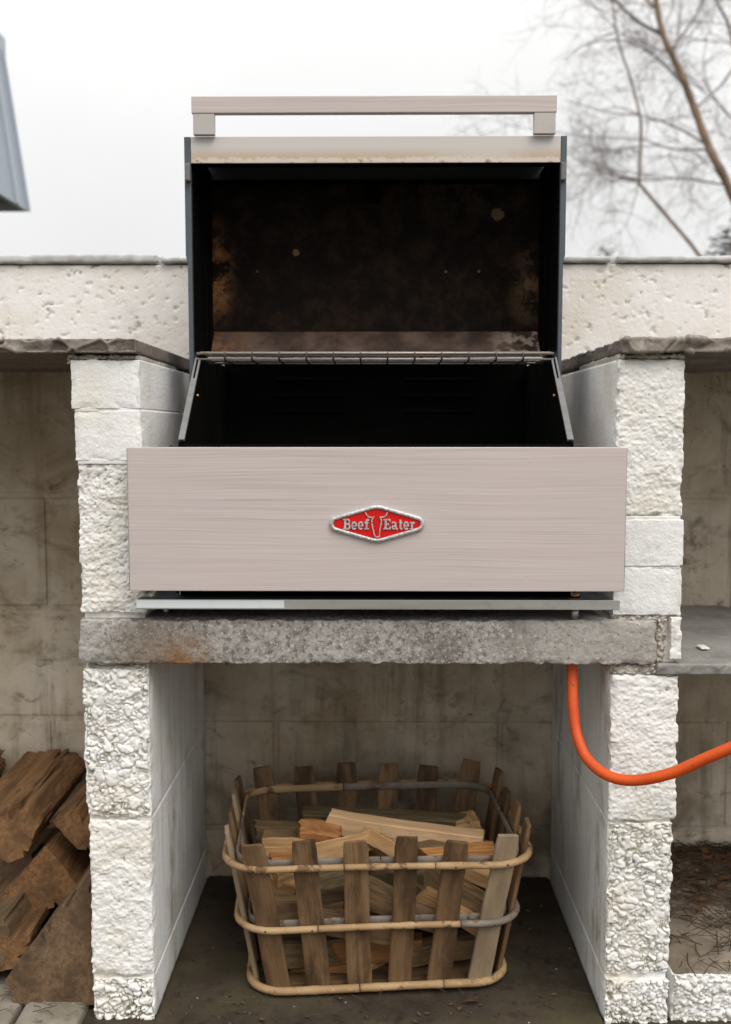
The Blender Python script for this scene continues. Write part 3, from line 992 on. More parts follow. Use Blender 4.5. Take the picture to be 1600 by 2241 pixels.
# lid, standing open: an open-fronted box
YL = 0.18
lx0, lx1 = xat(403, 330, YL), xat(1241, 330, YL)
zl1 = zat(298, YL)
zl0 = zat(925, YL)
YI = 0.345                        # inner back of the lid
lid = obj_w('lid', box_me('lid', lx0 + 0.004, lx1 - 0.004, YI + 0.003, YI + 0.012, zat(770, YI), zl1 - 0.004, 0.002), M['slate_metal'], bq)
ix0, ix1 = xat(417, 330, YL), xat(1228, 330, YL)
box('lip', ix0 + 0.0005, ix1 - 0.0005, YL, YL + 0.003, LZ0, LZ1, M['lip'], lid, 0.0008)
box('lid_top', ix0, ix1, YL + 0.003, YI + 0.008, zl1 - 0.004, zl1 - 0.0006, M['slate_metal'], lid)
box('lip_underside', ix0, ix1, YL + 0.003, YL + 0.030, LZ0 + 0.0005, LZ0 + 0.003, M['black'], lid)
for s in (-1, 1):
    xa, xc = (lx0, ix0) if s < 0 else (ix1, lx1)
    # side with a kink two thirds of the way down
    zk = zat(566, YL)
    xo, xi = (xa, xc) if s < 0 else (xc, xa)
    e = 0.002 * s
    ptsf = [(xo, zl1), (xi, zl1), (xi, zl0), (xo - e * 1.6, zl0), (xo - e * 1.6, zk - 0.006), (xo, zk + 0.006)]
    obj_w('side_flange', prism_me('side_flange', ptsf, YL, YL + 0.010, 0.0008), M['slate_metal'], lid)
    xs0, xs1 = sorted((xo - e * 1.8, xo - e * 3.0))
    box('side_wall', xs0, xs1, YL + 0.010, YI + 0.004, zl0, zl1 - 0.005, M['slate_metal'], lid)
    xi0, xi1 = sorted((xi, xi + 0.0015 * s))
    box('side_liner', xi0, xi1, YL + 0.010, YI - 0.002, zat(780, YI), LZ0 + 0.02, M['black'], lid)
    # stepped inner frame beside the back panel
    bx = ix0 if s < 0 else ix1
    f0, f1 = sorted((bx, bx - s * 0.004)); box('liner_step', f0, f1, YI - 0.05, YI - 0.004, zat(772, YI), zat(372, YI), M['black'], lid, 0.002)
    f0, f1 = sorted((bx - s * 0.0045, bx - s * 0.0075)); box('liner_step', f0, f1, YI - 0.025, YI - 0.004, zat(772, YI), zat(380, YI), M['black'], lid, 0.002)
    pc = at(411 if s < 0 else 1233, 377, YL - 0.006)
    obj_w('stop_clip', box_me('stop_clip', pc.x - 0.0045, pc.x + 0.0045, YL - 0.012, YL - 0.0005, zat(396, YL - 0.006), zat(357, YL - 0.006), 0.002), M['grey_edge'], lid)
box('inner_panel', ix0 + 0.002, ix1 - 0.002, YI - 0.004, YI + 0.002, zat(727, YI), zl1 - 0.03, M['lid_inside'], lid, 0.001)
zt = zat(399, YI - 0.02)
box('panel_ledge', ix0 + 0.012, ix1 - 0.012, YI - 0.03, YI - 0.0045, zt, zt + 0.003, M['black'], lid, 0.001)
# upward-facing heel of the lid
za, zb_ = zat(726, YI - 0.005), zat(774, YI - 0.045)
obj_w('lid_heel', prism_me('lid_heel', [(YI - 0.005, za), (YI + 0.002, za), (YI - 0.039, zb_ - 0.003), (YI - 0.045, zb_)], ix0 + 0.009, ix1 - 0.009, 0, 'X'), M['heel'], lid)
hb = at(818, 428, YI - 0.006)
for rr, y0, y1 in ((0.0155, 0.0, 0.004), (0.009, 0.004, 0.010)):
    tube('hood_bolt', [(hb.x, YI - 0.0045 - y0, hb.z), (hb.x, YI - 0.0045 - y1, hb.z)], rr, M['black'], lid, 6 if rr < 0.01 else 20)
# handle
hz0, hz1 = zat(247, YL - 0.01), zat(210, YL - 0.01)
hx0, hx1 = xat(419, 230, YL - 0.01), xat(1219, 230, YL - 0.01)
hd = box('handle_bar', hx0, hx1, YL - 0.012, YL + 0.002, hz0, hz1, M['laminate'], lid, 0.0012)
for s in (-1, 1):
    xa = xat(422 if s < 0 else 1168, 270, YL - 0.01); xc = xat(470 if s < 0 else 1217, 270, YL - 0.01)
    box('handle_post', xa + 0.0005, xc - 0.0005, YL - 0.011, YL + 0.001, zl1 + 0.0003, hz0 - 0.0003, M['post'], lid, 0.001)
# drip tray rail, its left third still under pale film
YT = -0.022
tz0, tz1 = zat(1334, YT), zat(1313, YT)
tx0, tx1 = xat(298, 1323, YT), xat(1357, 1320, YT)
tr = box('tray_rail', tx0, tx1, YT, YT + 0.0015, tz0, tz1, M['steel'], bq, 0.0005)
box('tray_top', tx0 + 0.001, tx1 - 0.018, YT + 0.0018, 0.36, tz1 - 0.002, tz1 - 0.0002, M['slate_metal'], tr)
box('protective_film', tx0 + 0.0005, xat(622, 1323, YT), YT - 0.0006, YT - 0.0002, tz0 + 0.002, tz1 - 0.0008, M['film'], tr)
box('burner_box', -0.30, 0.30, 0.012, 0.42, tz1 + 0.010, zb0 - 0.001, M['black'], bq)
lg = at(1257, 1340, 0.008)
tube('levelling_leg', [(lg.x, 0.006, zat(1355, 0.006)), (lg.x, 0.006, tz0 - 0.001)], 0.0062, M['steel'], bq, 16)
tube('leg_nut', [(lg.x, 0.006, tz1 + 0.0002), (lg.x, 0.006, tz1 + 0.006)], 0.0085, M['copper'], bq, 6)
tube('leg_bolt', [(lg.x, 0.006, tz1 + 0.006), (lg.x, 0.006, zb0)], 0.004, M['steel'], bq, 10)
lg2 = at(350, 1340, 0.02)
tube('levelling_leg', [(lg2.x, 0.06, zat(1357, 0.06)), (lg2.x, 0.06, tz0 - 0.001)], 0.0062, M['steel'], bq, 16)


# --- badge: cast diamond with raised letters and a bull's head outline
def round_poly(pts, rad, n=10):
    o = []
    k = len(pts)
    for i, p in enumerate(pts):
        p = Vector(p); a = (Vector(pts[i - 1]) - p).normalized(); b = (Vector(pts[(i + 1) % k]) - p).normalized()
        ang = a.angle(b) / 2
        c = p + (a + b).normalized() * (rad[i] / math.sin(ang))
        t0 = p + a * (rad[i] / math.tan(ang)) - c
        t1 = p + b * (rad[i] / math.tan(ang)) - c
        a0 = math.atan2(t0.y, t0.x); a1 = math.atan2(t1.y, t1.x)
        while a1 - a0 > math.pi: a1 -= 2 * math.pi
        while a1 - a0 < -math.pi: a1 += 2 * math.pi
        for j in range(n + 1):
            t = a0 + (a1 - a0) * j / n
            o.append((c.x + rad[i] * math.cos(t), c.y + rad[i] * math.sin(t)))
    return o


BS = (at(922, 1146, YP).x - at(722, 1146, YP).x) / 200.0      # metres per photo pixel on the panel
bc = at(825, 1146, YP)


def diamond(off):
    k = 0.2787
    L = 150 - off / k
    return round_poly([(-L, 0), (0, -L * 0.29), (L, 0), (0, L * 0.29)], [max(4, 17.8 - off), 50 - off * 0.6] * 2)


def BP(x, y, d): return Vector((bc.x + x * BS, YP - d, bc.z + y * BS))


bd = obj_w('badge', None or (lambda: None)() or me_from('badge', *(lambda P: ([BP(x, y, d) for d in (0.0004, 0.0030) for x, y in P],
           [tuple(range(len(P), 2 * len(P)))] + [(i, (i + 1) % len(P), len(P) + (i + 1) % len(P), len(P) + i) for i in range(len(P))]))(diamond(7.5)), False), M['enamel'], bq)
rings = [(0, 0.0002), (0.3, 0.0035), (2.2, 0.0052), (6.5, 0.0056), (8.6, 0.0046), (9.0, 0.0026)]
V, F = [], []
for off, d in rings:
    P = diamond(off)
    V += [BP(x, y, d) for x, y in P]
n = len(P)
for r in range(len(rings) - 1):
    for i in range(n):
        F.append((r * n + i, r * n + (i + 1) % n, (r + 1) * n + (i + 1) % n, (r + 1) * n + i))
obj_w('badge_rim', me_from('badge_rim', V, F), M['badge'], bd)


def strokes_obj(name, strokes):
    V, F = [], []
    for si, (pts, wd) in enumerate(strokes):
        P = [Vector(((x - 772) / 5.333, (353 - y) / 5.333)) for x, y in pts]
        hw = wd / 5.333 / 2
        top = 0.0050 + 0.00002 * si
        b0 = len(V); k = len(P)
        for i, p in enumerate(P):
            d0 = (p - P[i - 1]).normalized() if i else (P[1] - p).normalized()
            d1 = (P[i + 1] - p).normalized() if i < k - 1 else d0
            nrm = Vector((-d0.y - d1.y, d0.x + d1.x)); nrm = nrm.normalized()
            sc_ = min(1.6, 1 / max(0.4, nrm.dot(Vector((-d0.y, d0.x)))))
            for sg in (-1, 1):
                q = p + nrm * hw * sc_ * sg
                V.append(BP(q.x, q.y, 0.0028)); V.append(BP(q.x, q.y, top))
        for i in range(k - 1):
            a = b0 + 4 * i; b = a + 4
            F += [(a + 1, b + 1, b + 3, a + 3), (a, b, b + 1, a + 1), (a + 2, a + 3, b + 3, b + 2)]
        F += [(b0, b0 + 1, b0 + 3, b0 + 2), (b0 + 4 * (k - 1), b0 + 4 * (k - 1) + 2, b0 + 4 * (k - 1) + 3, b0 + 4 * (k - 1) + 1)]
    obj_w(name, me_from(name, V, F, False), M['badge'], bd)


def arc(cx, cy, rx, ry, a0, a1, n=14):
    return [(cx + rx * math.cos(R(a0 + (a1 - a0) * i / n)), cy - ry * math.sin(R(a0 + (a1 - a0) * i / n))) for i in range(n + 1)]


def let_e(ox): return [(arc(507 + ox, 372, 23, 40, 0, 315), 20), ([(487 + ox, 375), (538 + ox, 375)], 13)]


strokes_obj('letter', [([(402, 296), (402, 418)], 26), ([(375, 302), (412, 302)], 15), ([(375, 411), (412, 411)], 15),
                       ([(410, 302), (436, 302), (448, 310), (450, 328), (446, 345), (434, 354), (410, 354)], 17),
                       ([(410, 355), (438, 355), (452, 366), (455, 383), (451, 401), (438, 411), (410, 411)], 18)])
strokes_obj('letter', let_e(0)); strokes_obj('letter', let_e(76))
strokes_obj('letter', [([(651, 418), (651, 325), (656, 308), (667, 302), (681, 307)], 22), ([(626, 337), (678, 337)], 14), ([(628, 411), (680, 411)], 14)])
strokes_obj('letter', [([(874, 296), (874, 418)], 26), ([(848, 303), (930, 303)], 15), ([(848, 410), (932, 410)], 15), ([(880, 356), (908, 356)], 14),
                       ([(923, 300), (923, 330)], 13), ([(925, 413), (925, 382)], 13), ([(906, 342), (906, 371)], 10)])
strokes_obj('letter', [(arc(970, 393, 19, 17, 0, 360, 18), 17), ([(946, 350), (954, 337), (975, 334), (990, 346), (992, 400), (1002, 412), (1016, 411)], 19)])
strokes_obj('letter', [([(1046, 305), (1046, 396), (1054, 410), (1070, 409)], 22), ([(1028, 337), (1071, 337)], 14)])
strokes_obj('letter', let_e(606))
strokes_obj('letter', [([(1180, 330), (1180, 418)], 22), ([(1155, 337), (1180, 337)], 14), ([(1155, 411), (1206, 411)], 14), ([(1184, 356), (1194, 340), (1213, 338)], 16), ([(1207, 332), (1207, 352)], 13)])
strokes_obj('bull_head', [([(640, 218), (648, 244), (668, 264), (694, 276), (722, 280), (738, 272), (722, 292), (712, 318), (714, 352), (724, 400), (734, 440), (740, 472), (752, 502), (776, 507), (799, 503), (803, 462), (810, 400), (822, 350), (826, 316), (816, 290), (806, 272), (828, 276), (856, 270), (878, 254), (888, 236), (893, 218)], 13)])

# ------------------------------------------------------------------ gas hose
hp = spline([at(1252, 1380, 0.05), at(1252, 1455, 0.03), at(1254, 1540, 0.012), at(1262, 1605, -0.005), at(1285, 1660, -0.03), at(1330, 1697, -0.06), at(1390, 1708, -0.085),
             at(1470, 1692, -0.11), at(1540, 1662, -0.13), at(1610, 1632, -0.15), at(1720, 1585, -0.17), at(1850, 1560, -0.17)], 10)
hs = tube('gas_hose', hp, 0.0080, M['hose'], None, 20)
tag(hs, 'thick orange gas hose hanging from under the concrete lintel', 'hose')

# ------------------------------------------------------------------ basket
bk = thing('slatted_basket', 'flared wooden slat basket with cane hoops holding firewood', 'basket', (-0.003, 0.210, 0.005))
bk.rotation_euler = (0, 0, R(4.0))
BKM = world_of(bk)


def half(z): return 0.198 + 0.170 * z, 0.140 + 0.145 * z, 0.046 + 0.06 * z   # half width, half depth, corner radius


def perim(z, t, off=0.0):
    """t in 0..1 round the basket starting at the front middle, going right; returns point, outward normal"""
    a, b, r = half(z)
    seg = [a - r, math.pi / 2 * r, 2 * (b - r), math.pi / 2 * r, 2 * (a - r), math.pi / 2 * r, 2 * (b - r), math.pi / 2 * r, a - r]
    L = sum(seg); s = (t % 1.0) * L
    for i, l in enumerate(seg):
        if s <= l: break
        s -= l
    if i == 0: p, n = (s, -b), (0, -1)
    elif i == 8: p, n = (-(a - r) + s, -b), (0, -1)
    elif i == 2: p, n = (a, -(b - r) + s), (1, 0)
    elif i == 4: p, n = ((a - r) - s, b), (0, 1)
    elif i == 6: p, n = (-a, (b - r) - s), (-1, 0)
    else:
        th = s / r; cx, cy, a0 = {1: (a - r, -(b - r), -90), 3: (a - r, b - r, 0), 5: (-(a - r), b - r, 90), 7: (-(a - r), -(b - r), 180)}[i]
        an = R(a0) + th
        n = (math.cos(an), math.sin(an)); p = (cx + r * n[0], cy + r * n[1])
    return Vector((p[0] + n[0] * off, p[1] + n[1] * off, z)), Vector((n[0], n[1], 0))


def t_of_x(z, x, front=True):
    a, b, r = half(z)
    L = 4 * (a - r) + 4 * (b - r) + 2 * math.pi * r
    ax = abs(x)
    if ax <= a - r: s = ax
    else: s = (a - r) + r * math.asin(min(1, (ax - a + r) / r))
    if not front: s = L / 2 - s
    return (s / L) if x >= 0 else 1 - s / L


def t_of_y(z, y, right=True):
    a, b, r = half(z)
    L = 4 * (a - r) + 4 * (b - r) + 2 * math.pi * r
    ay = abs(y)
    if ay <= b - r: s = ay
    else: s = (b - r) + r * math.asin(min(1, (ay - b + r) / r))
    q = L / 4
    s = q + s if y >= 0 else q - s
    return s / L if right else 1 - s / L


def slat_me(length, wd, th, seed):
    rnd = random.Random(seed)
    bm = bmesh.new()
    nseg = 14
    prof = []
    w2 = wd / 2
    rings_ = []
    for i in range(nseg + 1):
        u = i / nseg
        k = 1.0
        if u > 0.97: k = 0.90
        wob = 0.0006 * math.sin(u * 9 + seed)
        ring = []
        for (a, b) in ((-1, -0.55), (-0.86, -1), (0.86, -1), (1, -0.55), (1, 0.55), (0.86, 1), (-0.86, 1), (-1, 0.55)):
            ring.append(bm.verts.new((u * length + (0.0012 * a if i == nseg else 0) * rnd.uniform(-1, 1), a * w2 * k + wob + rnd.uniform(-1, 1) * 0.0002, b * th / 2 * (1 if u < 0.98 else 0.8))))
        rings_.append(ring)
    for i in range(nseg):
        for k in range(8):
            bm.faces.new((rings_[i][k], rings_[i][(k + 1) % 8], rings_[i + 1][(k + 1) % 8], rings_[i + 1][k]))
    bm.faces.new(rings_[0][::-1]); bm.faces.new(rings_[-1])
    bmesh.ops.recalc_face_normals(bm, faces=bm.faces)
    me = bpy.data.meshes.new('slat'); bm.to_mesh(me); bm.free()
    return me


slat_spots = []
for x in (-0.193, -0.117, -0.039, 0.039, 0.115, 0.193):
    slat_spots.append((t_of_x(0.22, x), t_of_x(0.02, x * 0.84)))
    slat_spots.append((t_of_x(0.22, x, False), t_of_x(0.02, x * 0.84, False)))
for y in (-0.118, -0.04, 0.04, 0.118):
    for rgt in (True, False):
        slat_spots.append((t_of_y(0.22, y, rgt), t_of_y(0.02, y * 0.86, rgt)))
for i, (tt, tb) in enumerate(slat_spots):
    zt_ = 0.265 + random.uniform(-0.006, 0.006)
    p0, n0 = perim(0.008, tb); p1, n1 = perim(0.225, tt)
    d = p1 - p0
    p1 = p0 + d * ((zt_ - 0.008) / (0.225 - 0.008))
    ax = (p1 - p0); ln = ax.length; ax = ax.normalized()
    nn = (n0 + n1).normalized(); nn = (nn - ax * nn.dot(ax)).normalized()
    sd = nn.cross(ax)
    m = Matrix((ax, sd, nn)).transposed().to_4x4(); m.translation = p0
    o = bpy.data.objects.new('slat', slat_me(ln, random.uniform(0.036, 0.040), 0.0085, i))
    o.data.materials.append(M['slat_pale'] if i in (10, 17, 13) else M['slat'])
    link(o, bk); o.matrix_basis = m


def hoop(name, z, off, r, mat, t0, t1, n, flat=False, wav=0.0):
    path = []; rad = []
    for i in range(n + 1):
        t = t0 + (t1 - t0) * i / n
        p, nn = perim(z, t, off)
        p.z += wav * math.sin(t * 12.56 + z * 9)
        path.append(p)
        rad.append(r * (1 + 0.10 * max(0, math.cos(t * 2 * math.pi * 13 + z * 30)) ** 12))
    v, f = tube_vf(path, rad, 10)
    if flat:
        for i, p in enumerate(path):
            t = t0 + (t1 - t0) * i / n
            _, nn = perim(z, t, off)
            for k in range(10):
                q = v[i * 10 + k] - p
                v[i * 10 + k] = p + q - nn * q.dot(nn) * 0.5 + Vector((0, 0, q.z * 0.35))
    o = bpy.data.objects.new(name, me_from(name, v, f)); o.data.materials.append(mat)
    link(o, bk)
    return o


# outer and inner hoops, each made of lengths of cane butted together
for z, offo, rr, cuts in ((0.224, 0.0102, 0.0057, (0.055, 0.40, 0.715, 0.962)), (0.120, 0.0102, 0.0056, (0.09, 0.52, 0.93)), (0.012, 0.0094, 0.0066, (0.08, 0.55, 0.975))):
    for i in range(len(cuts)):
        a = cuts[i] + 0.0006; b = (cuts[(i + 1) % len(cuts)] + (1 if i == len(cuts) - 1 else 0)) - 0.0006
        hoop('hoop', z, offo, rr * (1 - 0.03 * i), M['cane_grey'] if (z > 0.1 and i == 0 and z < 0.2) else M['cane'], a, b, max(20, int((b - a) * 110)), wav=0.002)
for z, cuts in ((0.225, (0.0, 0.27, 0.53, 0.73)), (0.121, (0.10, 0.60))):
    for i in range(len(cuts)):
        a = cuts[i] + 0.0006; b = (cuts[(i + 1) % len(cuts)] + (1 if i == len(cuts) - 1 else 0)) - 0.0006
        hoop('inner_hoop', z, -0.0085, 0.0052, M['cane'] if (z > 0.2 and i == 2) else M['cane_grey'], a, b, max(20, int((b - a) * 110)), True, wav=0.002)
# nails through hoop and slat, front side
for i, (tt, tb) in enumerate(slat_spots):
    for z in (0.224, 0.120):
        k = (z - 0.02) / 0.2
        t = tb + (tt - tb) * k
        if abs(tt - tb) > 0.5: continue
        p, nn = perim(z, t, 0.0102 + 0.0048)
        v, f = tube_vf([p, p + nn * 0.0016], 0.0016, 6)
        o = bpy.data.objects.new('nail', me_from('nail', v, f)); o.data.materials.append(M['nail']); link(o, bk)
# bottom boards
for j in range(4):
    y = -0.10 + j * 0.066
    o = bpy.data.objects.new('bottom_board', box_me('bottom_board', -0.18, 0.18, y - 0.03, y + 0.03, 0.004, 0.011, 0.001)); o.data.materials.append(M['slat']); link(o, bk)


# ------------------------------------------------------------------ firewood
def stick_me(name, length, wd, ht, seed, wedge=0.0, rag=0.006, nseg=22, bow=0.0016):
    """split stick, grain along X: four or three sided, with torn ends"""
    rnd = random.Random(seed)
    tri = wedge > 0.5
    if tri:
        prof = [(-0.5, -0.5), (0.5, -0.38), (0.06, 0.5)]
    else:
        prof = [(-0.5, -0.5), (0.5, -0.5 + 0.2 * rnd.uniform(-1, 1)), (0.5 - wedge * 0.4, 0.5), (-0.5 + wedge * 0.3, 0.5 + 0.12 * rnd.uniform(-1, 1))]
    pr = []
    k = len(prof)
    for i in range(k):                       # subdivide sides, soften corners
        a = Vector(prof[i]); b = Vector(prof[(i + 1) % k])
        for u in (0.05, 0.28, 0.52, 0.76, 0.95):
            pr.append(a.lerp(b, u))
    n = len(pr)
    V = []
    ph = [rnd.uniform(0, 6.28) for _ in range(6)]
    e1 = [(rnd.uniform(-1, 1), rnd.uniform(-1, 1)) for _ in range(2)]
    en = [[1.6 * (e1[k_][0] * pr[j].x + e1[k_][1] * pr[j].y) + rnd.uniform(-0.35, 0.35) for j in range(n)] for k_ in range(2)]
    for i in range(nseg + 1):
        u = i / nseg
        x = (u - 0.5) * length
        sc_ = 1 + 0.06 * math.sin(u * 2 + ph[0]) + 0.015 * math.sin(u * 11 + ph[1])
        oy = bow * math.sin(u * 3.1 + ph[2]) * 2; oz = bow * math.sin(u * 2.3 + ph[3])
        for j, p in enumerate(pr):
            xx = x
            if i == 0: xx -= rag * en[0][j]
            if i == nseg: xx += rag * en[1][j]
            h = 0.018 * math.sin(u * 17 + j * 1.7 + ph[4]) * math.sin(j * 2.1 + ph[5])
            V.append((xx, p.x * wd * (sc_ + h) + oy, p.y * ht * (sc_ + h) + oz))
    F = []
    for i in range(nseg):
        for j in range(n):
            a = i * n + j; b = i * n + (j + 1) % n
            F.append((a, b, b + n, a + n))
    F.append(tuple(range(n))[::-1]); F.append(tuple(nseg * n + j for j in range(n)))
    me = me_from(name, V, F, True)
    bm = bmesh.new(); bm.from_mesh(me); bmesh.ops.recalc_face_normals(bm, faces=bm.faces)
    for e in bm.edges:
        if len(e.link_faces) == 2 and e.calc_face_angle() > R(28): e.smooth = False
    bm.to_mesh(me); bm.free()
    return me


def stick(p0, p1, wd, ht, mat, seed, label, roll=0.0, wedge=0.2, name='firewood_stick', cat='firewood', group=None, rag=0.005):
    p0 = Vector(p0); p1 = Vector(p1)
    d = p1 - p0; ln = d.length; d.normalize()
    up = Vector((0, 0, 1)); sd = up.cross(d)
    if sd.length < 0.05: sd = Vector((0, 1, 0)).cross(d)
    sd.normalize(); up = d.cross(sd)
    m = Matrix((d, sd, up)).transposed().to_4x4() @ Matrix.Rotation(roll, 4, 'X')
    m.translation = (p0 + p1) / 2
    o = bpy.data.objects.new(name, stick_me(name, ln, wd, ht, seed, wedge, rag))
    o.data.materials.append(M[mat])
    C.objects.link(o); o.matrix_world = m
    return tag(o, label, cat, group)


S = lambda a, b, *k, **q: stick(at(*a), at(*b), *k, **q)
S((716, 1796, 0.21), (1056, 1843, 0.20), 0.034, 0.034, 'pale_wood', 1, 'long pale split stick lying across the top of the basket', roll=0.12, wedge=0.1)
S((664, 1788, 0.265), (1030, 1812, 0.27), 0.034, 0.034, 'bark_stick', 2, 'long dark greenish stick behind the long pale one', roll=0.3, wedge=0.2, rag=0.008)
S((660, 1868, 0.10), (826, 1822, 0.17), 0.036, 0.030, 'tan_wood', 3, 'short golden split stick with knots, pointing up right beside the long pale stick', roll=0.5, wedge=0.6, rag=0.01)
S((797, 1828, 0.17), (905, 1890, 0.09), 0.030, 0.024, 'tan_wood', 4, 'short tan split stick slanting down right from the golden one', roll=0.9, wedge=0.3)
S((925, 1873, 0.14), (1085, 1866, 0.17), 0.034, 0.022, 'red_wood', 5, 'reddish split stick at the right of the basket below the long pale one', roll=0.15, wedge=0.3)
S((560, 1816, 0.24), (655, 1820, 0.26), 0.035, 0.026, 'old_wood', 6, 'brown stick against the left rear of the basket, highest of the left ones', roll=0.1, wedge=0.2, rag=0.008)
S((575, 1835, 0.20), (672, 1832, 0.21), 0.035, 0.026, 'old_wood', 7, 'dark brown stick at the left of the basket, just below the highest left one', roll=0.2)
S((655, 1830, 0.19), (745, 1836, 0.19), 0.045, 0.040, 'red_wood', 8, 'chunky reddish brown block beside the end of the long pale stick', roll=0.4, wedge=0.3, rag=0.009)
S((575, 1858, 0.16), (670, 1856, 0.16), 0.035, 0.024, 'tan_wood', 9, 'golden brown stick at the left of the basket, third from the top', roll=0.1)
S((590, 1882, 0.13), (760, 1880, 0.15), 0.035, 0.022, 'red_wood', 10, 'reddish stick lying left, just above the front hoop', roll=-0.1)
S((845, 1835, 0.24), (1000, 1875, 0.14), 0.035, 0.028, 'old_wood', 11, 'grey brown stick tucked under the long pale stick', roll=0.3)
S((1045, 1860, 0.21), (1095, 1885, 0.17), 0.040, 0.036, 'old_wood', 12, 'stubby dark piece at the right end of the long pale stick', roll=0.6, wedge=0.3, rag=0.01)
S((1010, 1795, 0.29), (1030, 1815, 0.25), 0.05, 0.03, 'tan_wood', 13, 'torn pale brown stub at the right rear of the basket', roll=0.1, rag=0.012)
# the heap below, seen between the slats
S((600, 1925, 0.07), (690, 1880, 0.13), 0.030, 0.028, 'tan_wood', 14, 'light stick between the first and second front slats, just under the top hoop', roll=0.2)
S((590, 1985, 0.075), (740, 1985, 0.11), 0.045, 0.060, 'old_wood', 15, 'flat grey brown stick between the first and second front slats', roll=0.2, wedge=0.1)
S((690, 1950, 0.09), (790, 1925, 0.12), 0.05, 0.055, 'bark_stick', 16, 'dark cracked chunk between the second and third front slats', roll=0.5, wedge=0.4)
S((690, 2005, 0.085), (880, 2045, 0.08), 0.030, 0.036, 'old_wood', 17, 'long stick sloping behind the second and third front slats', roll=0.3, wedge=0.2)
S((790, 1945, 0.085), (960, 2010, 0.09), 0.032, 0.040, 'old_wood', 18, 'grey brown stick sloping behind the third and fourth front slats', roll=0.25, wedge=0.2)
S((810, 1915, 0.11), (925, 1925, 0.11), 0.04, 0.045, 'bark_stick', 19, 'dark greenish chunk with a round knot behind the third front slat gap', roll=0.3, wedge=0.3)
S((920, 1905, 0.10), (1080, 2000, 0.12), 0.036, 0.042, 'old_wood', 20, 'brown stick sloping down right behind the fourth and fifth front slats', roll=0.2, wedge=0.2)
S((925, 1955, 0.085), (1045, 2020, 0.10), 0.028, 0.026, 'tan_wood', 21, 'thin pale edged stick behind the fifth front slat', roll=0.5, wedge=0.5)
S((985, 1940, 0.14), (1100, 2040, 0.15), 0.036, 0.038, 'old_wood', 22, 'stick sloping at the right end behind the last front slat', roll=0.4)
S((600, 2085, 0.095), (760, 2070, 0.12), 0.034, 0.040, 'old_wood', 23, 'stick lying low behind the first two front slats', roll=0.1)
S((720, 2080, 0.11), (920, 2068, 0.13), 0.030, 0.036, 'red_wood', 24, 'reddish stick lying low behind the middle front slats', roll=0.2)
S((800, 2135, 0.12), (850, 2060, 0.14), 0.026, 0.026, 'tan_wood', 25, 'thin stick leaning low between the third and fourth front slats', roll=0.2)
S((560, 1905, 0.085), (650, 1945, 0.09), 0.030, 0.030, 'tan_wood', 41, 'light stick tilting down right behind the first front slat', roll=0.3, wedge=0.3)
S((1000, 1880, 0.15), (1100, 1935, 0.13), 0.032, 0.028, 'tan_wood', 42, 'light stick tilting down at the right, behind the last two front slats', roll=0.2)
S((620, 1872, 0.19), (900, 1880, 0.20), 0.036, 0.030, 'old_wood', 43, 'long brown stick lying under the golden one across the middle of the heap', roll=0.3)
S((900, 2090, 0.12), (1050, 2060, 0.13), 0.032, 0.034, 'old_wood', 44, 'brown stick lying low behind the fifth and sixth front slats', roll=0.2)
S((640, 2130, 0.115), (800, 2120, 0.115), 0.030, 0.026, 'red_wood', 45, 'reddish stick on the basket bottom behind the second front slat', roll=0.1)
S((850, 1990, 0.10), (1010, 1975, 0.14), 0.03, 0.034, 'bark_stick', 46, 'dark stick lying flat behind the fourth front slat', roll=0.5, wedge=0.3)
for i in range(7):
    rnd = random.Random(100 + i)
    x = rnd.uniform(-0.09, 0.09); y = rnd.uniform(0.17, 0.28); z = 0.035 + 0.017 * i
    a = rnd.uniform(-0.35, 0.35); L = 0.125
    stick((x - L * math.cos(a), y - L * math.sin(a) * 0.6, z), (x + L * math.cos(a), y + L * math.sin(a) * 0.6, z + rnd.uniform(-0.01, 0.02)), 0.036, 0.032, rnd.choice(('old_wood', 'old_wood', 'bark_stick', 'red_wood')), 200 + i,
          'split stick deep inside the slatted basket, mostly hidden under the others', roll=rnd.uniform(-0.4, 0.4), group='sticks at the bottom of the basket')


